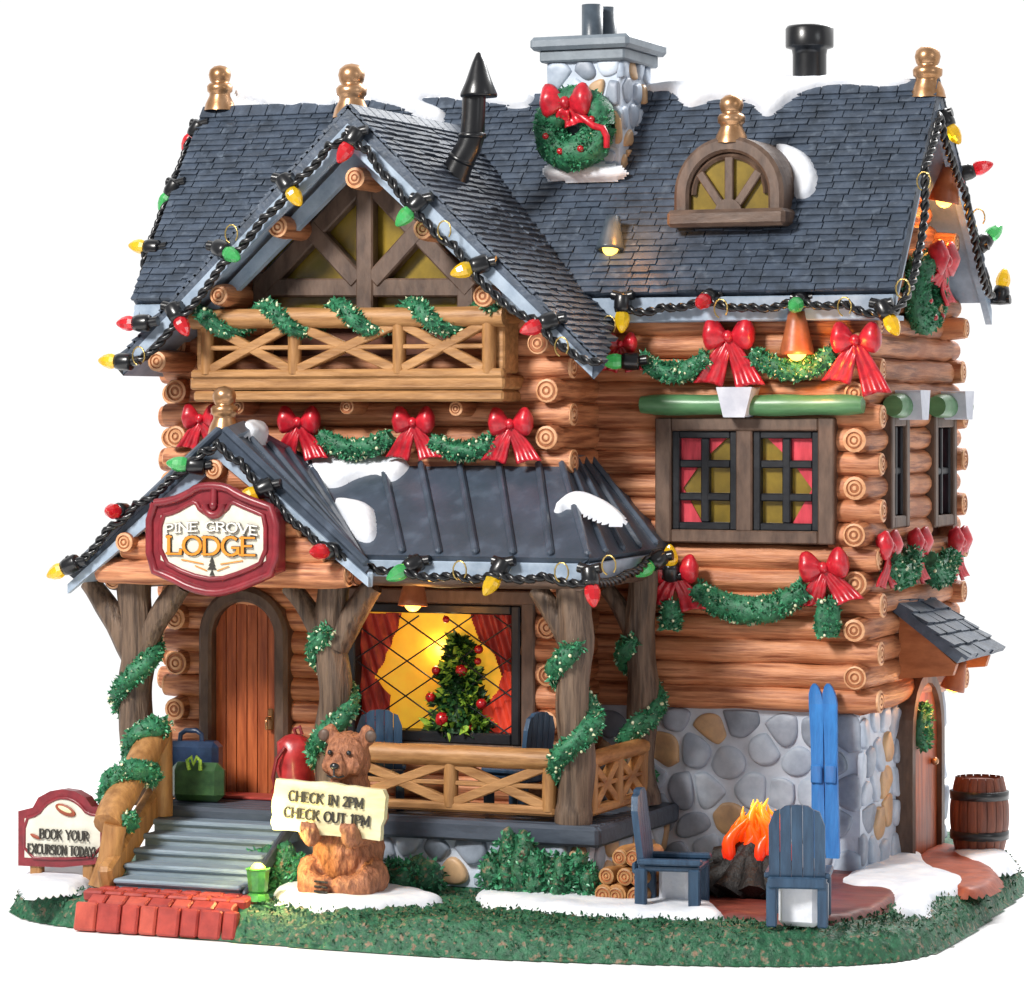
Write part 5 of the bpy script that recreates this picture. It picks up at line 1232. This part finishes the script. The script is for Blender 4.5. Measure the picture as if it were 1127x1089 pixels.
# paws in front of the board belong to the body: add toes gripping the lower edge
# ------------------------------------------------------------------ chairs
def make_chair(label, loc, rz):
    T = thing('lawn_chair', label, 'chair', loc, rz, 'blue wooden lawn chairs'); W_ = .6
    for k in range(5):
        x_ = -W_/2+W_*(k+.5)/5; hw = W_/10; h0 = 1.0+.26*math.sqrt(max(0, 1-(max(0, abs(x_)-hw*.6)/(W_/2))**2)); hl = [1.0+.26*math.sqrt(max(0, 1-((x_+s_*hw)/(W_/2+.005))**2)) for s_ in (-1, 1)]
        mb = MB(); mb.prism([(x_-hw+.004, -.04, .42), (x_+hw-.004, -.04, .42), (x_+hw-.004, -.12, hl[1]), (x_, -.125, h0), (x_-hw+.004, -.12, hl[0])], (0, .07, 0)); mb.build('back_slat', NAVY, T, local=True)
    for s_ in (-1, 1):
        for y_ in (-.02, .54):
            mb = MB(); rbox(mb, s_*.27-.055, s_*.27+.055, y_-.06, y_+.06, 0, .46, 0, .015); mb.build('leg', NAVY, T, local=True)
        mb = MB(); rbox(mb, s_*.29-.06, s_*.29+.06, -.05, .62, .5, .56, 0, .015); mb.build('armrest', NAVY, T, local=True)
    mb = MB(); rbox(mb, -.3, .3, -.04, .6, .43, .5, 0, .02); mb.build('seat', NAVY, T, local=True)
    mb = MB(); rbox(mb, -.31, .31, -.11, -.06, .40, .52, 0, .02); mb.build('rail', NAVY, T, local=True)
    return T
c1 = P(737, 1005, Z=0); c2 = P(874, 1022, Z=0)
ch = make_chair('navy lawn chair seen side on, left of campfire, facing the flames', (P(714, 1000, Z=0).x, P(737, 1002, Z=0).y, 0), math.radians(-80))
ch.scale = (.95, .95, .95)
def dup(lb, loc, rz): 
    c = copy_tree(ch); c.scale = (.9, .9, .93); c.location = loc; c.rotation_euler = (0, 0, rz); c['label'] = lb; return c
dup('navy lawn chair seen from behind, in front of campfire beside skis', (c2.x, c2.y+.1, 0), math.radians(14))
q = P(420, 820, Y=-1.9); dup('navy lawn chair on porch in front of lit window, behind bear', (q.x, -1.95, ZD), math.radians(25)).scale = (.8, .8, .85)
q = P(588, 820, Y=-1.6); dup('navy lawn chair on porch at right edge of lit window', (q.x, -1.6, ZD), math.radians(75)).scale = (.8, .8, .85)
for px, py, w_ in ((739, 1000, .17), (875, 1020, .2)):
    p = P(px, py, Z=0); mb = MB(); mb.box((p.x, p.y+.27, .2), (w_*2.0, .42, .43), 0, None, .05); tag(mb.build('snow', SNOW, origin=(p.x, p.y, 0)), kind='structure')
# campfire
fc = P(822, 994, Z=0); fc.y += .25
CF = thing('campfire', 'campfire of charred logs with orange flames between the navy chairs', 'campfire', fc)
rnd = random.Random(7)
for a in range(12):
    an = a*2*PI/12+.2; p0_ = (math.cos(an)*.5, math.sin(an)*.4, .1); mb = MB(); mb.tube([Vector(p0_).lerp(Vector((math.cos(an+.6)*.08, math.sin(an+.6)*.08, .52)), i/8) for i in range(9)], [.17*(1-.3*i/8) for i in range(9)], 12, wob=.3, wf=7, seed=a); mb.build('charred_log', CHAR, CF, local=True)
mb = MB(); mb.ball((0, 0, .22), (.42, .34, .26), 0, 20, wob=.35, wf=6); mb.tube([(-.38, -.1, .42), (0, -.12, .5), (.36, -.05, .4)], [.1, .12, .09], 12, wob=.3, wf=7); mb.build('ember_heap', CHAR, CF, local=True)
mb = MB()
for a in range(70):
    an = rnd.uniform(0, 2*PI); rr = rnd.uniform(0, .27); h_ = rnd.uniform(.34, .6)*(1-rr*1.1)+.1; x_, y_ = rr*math.cos(an), rr*math.sin(an); ph = rnd.uniform(0, 6); n_ = 10
    mb.tube([(x_*(1+.25*math.sin(i*.4))+.07*math.sin(ph+i*.55)*i/n_+.06*i/n_, y_+.05*math.cos(ph+i*.5)*i/n_, .30+h_*1.1*i/n_) for i in range(n_+1)], [max(.004, .062*math.sin(PI*(.04+.96*i/n_))) for i in range(n_+1)], 8, wob=.3, wf=8, seed=a)
mb.build('flame', FL, CF, local=True)
l = bpy.data.lights.new('fire_light', 'POINT'); l.energy = 9; l.color = (1, .45, .15); l.shadow_soft_size = .15; lo = bpy.data.objects.new('fire_light', l); scn.collection.objects.link(lo); lo.parent = CF; lo.location = (-.1, -.1, 1.15)
# firewood
fw = [(678, 985, 0), (700, 985, 0), (664, 984, 0), (688, 966, 1), (668, 966, 1), (702, 966, 1), (682, 948, 2), (697, 948, 2)]
nm = ['bottom middle', 'bottom right', 'bottom left', 'middle row centre', 'middle row left', 'middle row right', 'topmost left', 'topmost right']
for (px, py, lv), s_ in zip(fw, nm):
    p = P(px, py, Y=-2.95 if lv == 0 else -2.93); p.z = .1+.19*lv; mb = MB(); log(mb, p, p+Vector((.04, .55, 0)), .1*random.uniform(.85, 1.1), (1, 1), seg=.1, wob=.4, seed=px)
    tag(mb.build('firewood_log', [BEAMY, TAN, BRK], origin=p), s_+' split log of firewood pile at the porch corner', 'firewood', 'firewood logs stacked by the porch corner')
# skis
for lb, px, rx in (('left blue ski of pair leaning on stone wall', 899, 0), ('right blue ski of pair leaning on stone wall', 914, 0)):
    b_ = P(px+2, 945, Y=-.5); t_ = P(px-1, 752, Y=-.2); dx = Vector((1, 0, 0)); mb = MB(); N = 14; w_ = .075
    b_.z = max(b_.z, .02); vs = []
    prof = [(0, .9), (.03, 1), (.3, .93), (.5, .88), (.7, .93), (.88, 1.05), (.94, .9), (.98, .55), (1, .15)]
    for t, k in prof:
        c = b_.lerp(t_, t); c.y -= .12*max(0, t-.85)/.15*.6
        vs += [c-dx*w_*k, c+dx*w_*k, c+dx*w_*k+Vector((0, .045, 0)), c-dx*w_*k+Vector((0, .045, 0)), c+Vector((0, -.014, 0))]
    fs = []
    for i in range(len(prof)-1):
        a, b2 = i*5, (i+1)*5; fs += [(a, a+4, b2+4, b2), (a+4, a+1, b2+1, b2+4), (a+1, a+2, b2+2, b2+1), (a+2, a+3, b2+3, b2+2), (a+3, a, b2, b2+3)]
    fs += [(0, 4, 1, 2, 3), tuple((len(prof)-1)*5+i for i in (0, 4, 1, 2, 3))]
    mb.add(vs, fs, 0, False); mb.box(b_.lerp(t_, .48)+Vector((0, -.035, 0)), (.12, .04, .2), 0, None, .015); tag(mb.build('ski', BLUE, origin=b_), lb, 'ski', 'pair of blue skis')
# barrel
p = P(1078, 940, Z=0); BA = thing('barrel', 'brown wooden barrel with two black hoops behind the side path', 'barrel', p)
mb = MB(); n_ = 18; Hb = .84
for k in range(n_):
    a0_, a1_ = 2*PI*k/n_+.012, 2*PI*(k+1)/n_-.012; vs = []
    for i in range(9):
        t = i/8; r_ = .26+.065*math.sin(PI*t); z = .02+Hb*t
        for a in (a0_, (a0_+a1_)/2, a1_): vs.append(((r_+(.006 if a not in (a0_, a1_) else -.004))*math.cos(a), (r_+(.006 if a not in (a0_, a1_) else -.004))*math.sin(a), z))
    mb.add(vs, [(i*3+j, i*3+j+1, (i+1)*3+j+1, (i+1)*3+j) for i in range(8) for j in range(2)])
mb.lathe([(.25, .0), (.25, Hb)], n=20); mb.lathe([(.25, Hb-.02), (.001, Hb-.02)], n=20); mb.build('staves', WARR, BA, local=True)
for z in (.22, .66): mb = MB(); r_ = .26+.065*math.sin(PI*(z-.02)/Hb); mb.lathe([(r_-.01, -.05), (r_+.022, -.045), (r_+.025, .045), (r_-.01, .05)], (0, 0, z), n=28); mb.build('hoop', BLACK, BA, local=True)
# luggage
p = P(208, 880, Y=-1.8); SC = thing('suitcase', 'dark navy suitcase standing on porch left of front door', 'suitcase', (p.x, -1.75, ZD), math.radians(8))
mb = MB(); mb.box((0, 0, .32), (.68, .26, .62), 0, None, .06); mb.build('case', BAG1, SC, local=True)
mb = MB(); mb.tube([(-.13, 0, .62), (-.12, 0, .7), (-.06, 0, .74), (.06, 0, .74), (.12, 0, .7), (.13, 0, .62)], .028, 8); mb.build('handle', BAG1, SC, local=True)
p = P(214, 886, Y=-2.1); GB = thing('travel_bag', 'small olive green bag leaning in front of navy suitcase', 'bag', (p.x, -2.02, ZD), math.radians(5))
mb = MB(); mb.box((0, 0, .22), (.62, .2, .42), 0, None, .08); mb.build('bag_body', BAG2, GB, local=True)
mb = MB(); mb.tube([(-.06, -.1, .36), (-.07, -.13, .46), (-.03, -.12, .5), (0, -.12, .42), (.04, -.12, .5), (.08, -.13, .46), (.07, -.1, .36)], .022, 8); mb.build('handle', LIME, GB, local=True)
p = P(322, 878, Y=-1.75); DB = thing('duffel_bag', 'upright red duffel bag standing right of front door', 'bag', (p.x, -1.72, ZD))
mb = MB(); mb.tube([(0, 0, 0), (.0, 0, .04), (.0, 0, .12), (.01, 0, .25), (.02, 0, .4), (.02, 0, .52), (.03, 0, .64), (.04, 0, .7), (.05, 0, .74)], [.12, .17, .2, .2, .185, .2, .19, .15, .05], 22, wob=.4, wf=6); mb.build('bag_body', BAG3, DB, local=True)
mb = MB(); mb.tube([(-.1, -.19, .12), (-.13, -.24, .3), (-.08, -.25, .5), (.0, -.21, .62)], .022, 8); mb.build('strap', MAROON, DB, local=True)
mb = MB(); mb.tube([(.04, 0, .7), (.02, -.03, .8), (.08, -.02, .83), (.1, 0, .74)], .02, 8); mb.build('drawcord', MAROON, DB, local=True)
# christmas tree behind the lattice
l = bpy.data.lights.new('window_light', 'POINT'); l.energy = 7; l.color = (1, .85, .45); l.shadow_soft_size = .1; lo = bpy.data.objects.new('window_light', l); scn.collection.objects.link(lo); lo.parent = PW; lo.location = P(480, 715, Y=YW+.02)-H.location
tb_ = P(506, 806, Y=YW-.02); CT = thing('christmas_tree', 'bushy christmas tree with red baubles inside the lit window', 'christmas tree', (tb_.x, YW-.03, tb_.z))
mb = MB(); rnd = random.Random(3); hT = .98
def tp():
    t = rnd.random()**1.2; r_ = .37*(1-t)**.7*(.8+.3*math.sin(t*24)); a = rnd.uniform(0, 2*PI); d = Vector((math.cos(a), math.sin(a)*.3-.2, -.1)).normalized(); return Vector((r_*math.cos(a)*.8, r_*math.sin(a)*.22, .03+t*hT)), d
mb.leaves(tp, 1500, .13, 0); mb.leaves(tp, 340, .15, 1); mb.tube([(0, 0, 0), (0, 0, hT*.9)], [.16, .02], 8); mb.build('foliage', [TREEG, LIME], CT, local=True, fix=False)
for px, py, r_ in ((491, 682, .04), (527, 715, .05), (508, 738, .07), (480, 738, .05), (474, 768, .06), (487, 792, .085), (530, 775, .06), (520, 800, .045), (526, 728, .04)):
    q = P(px, py, Y=YW-.1)-Vector((tb_.x, YW-.03, tb_.z)); mb = MB(); mb.ball(q, r_, 0, 14); mb.build('bauble', BERRY, CT, local=True)
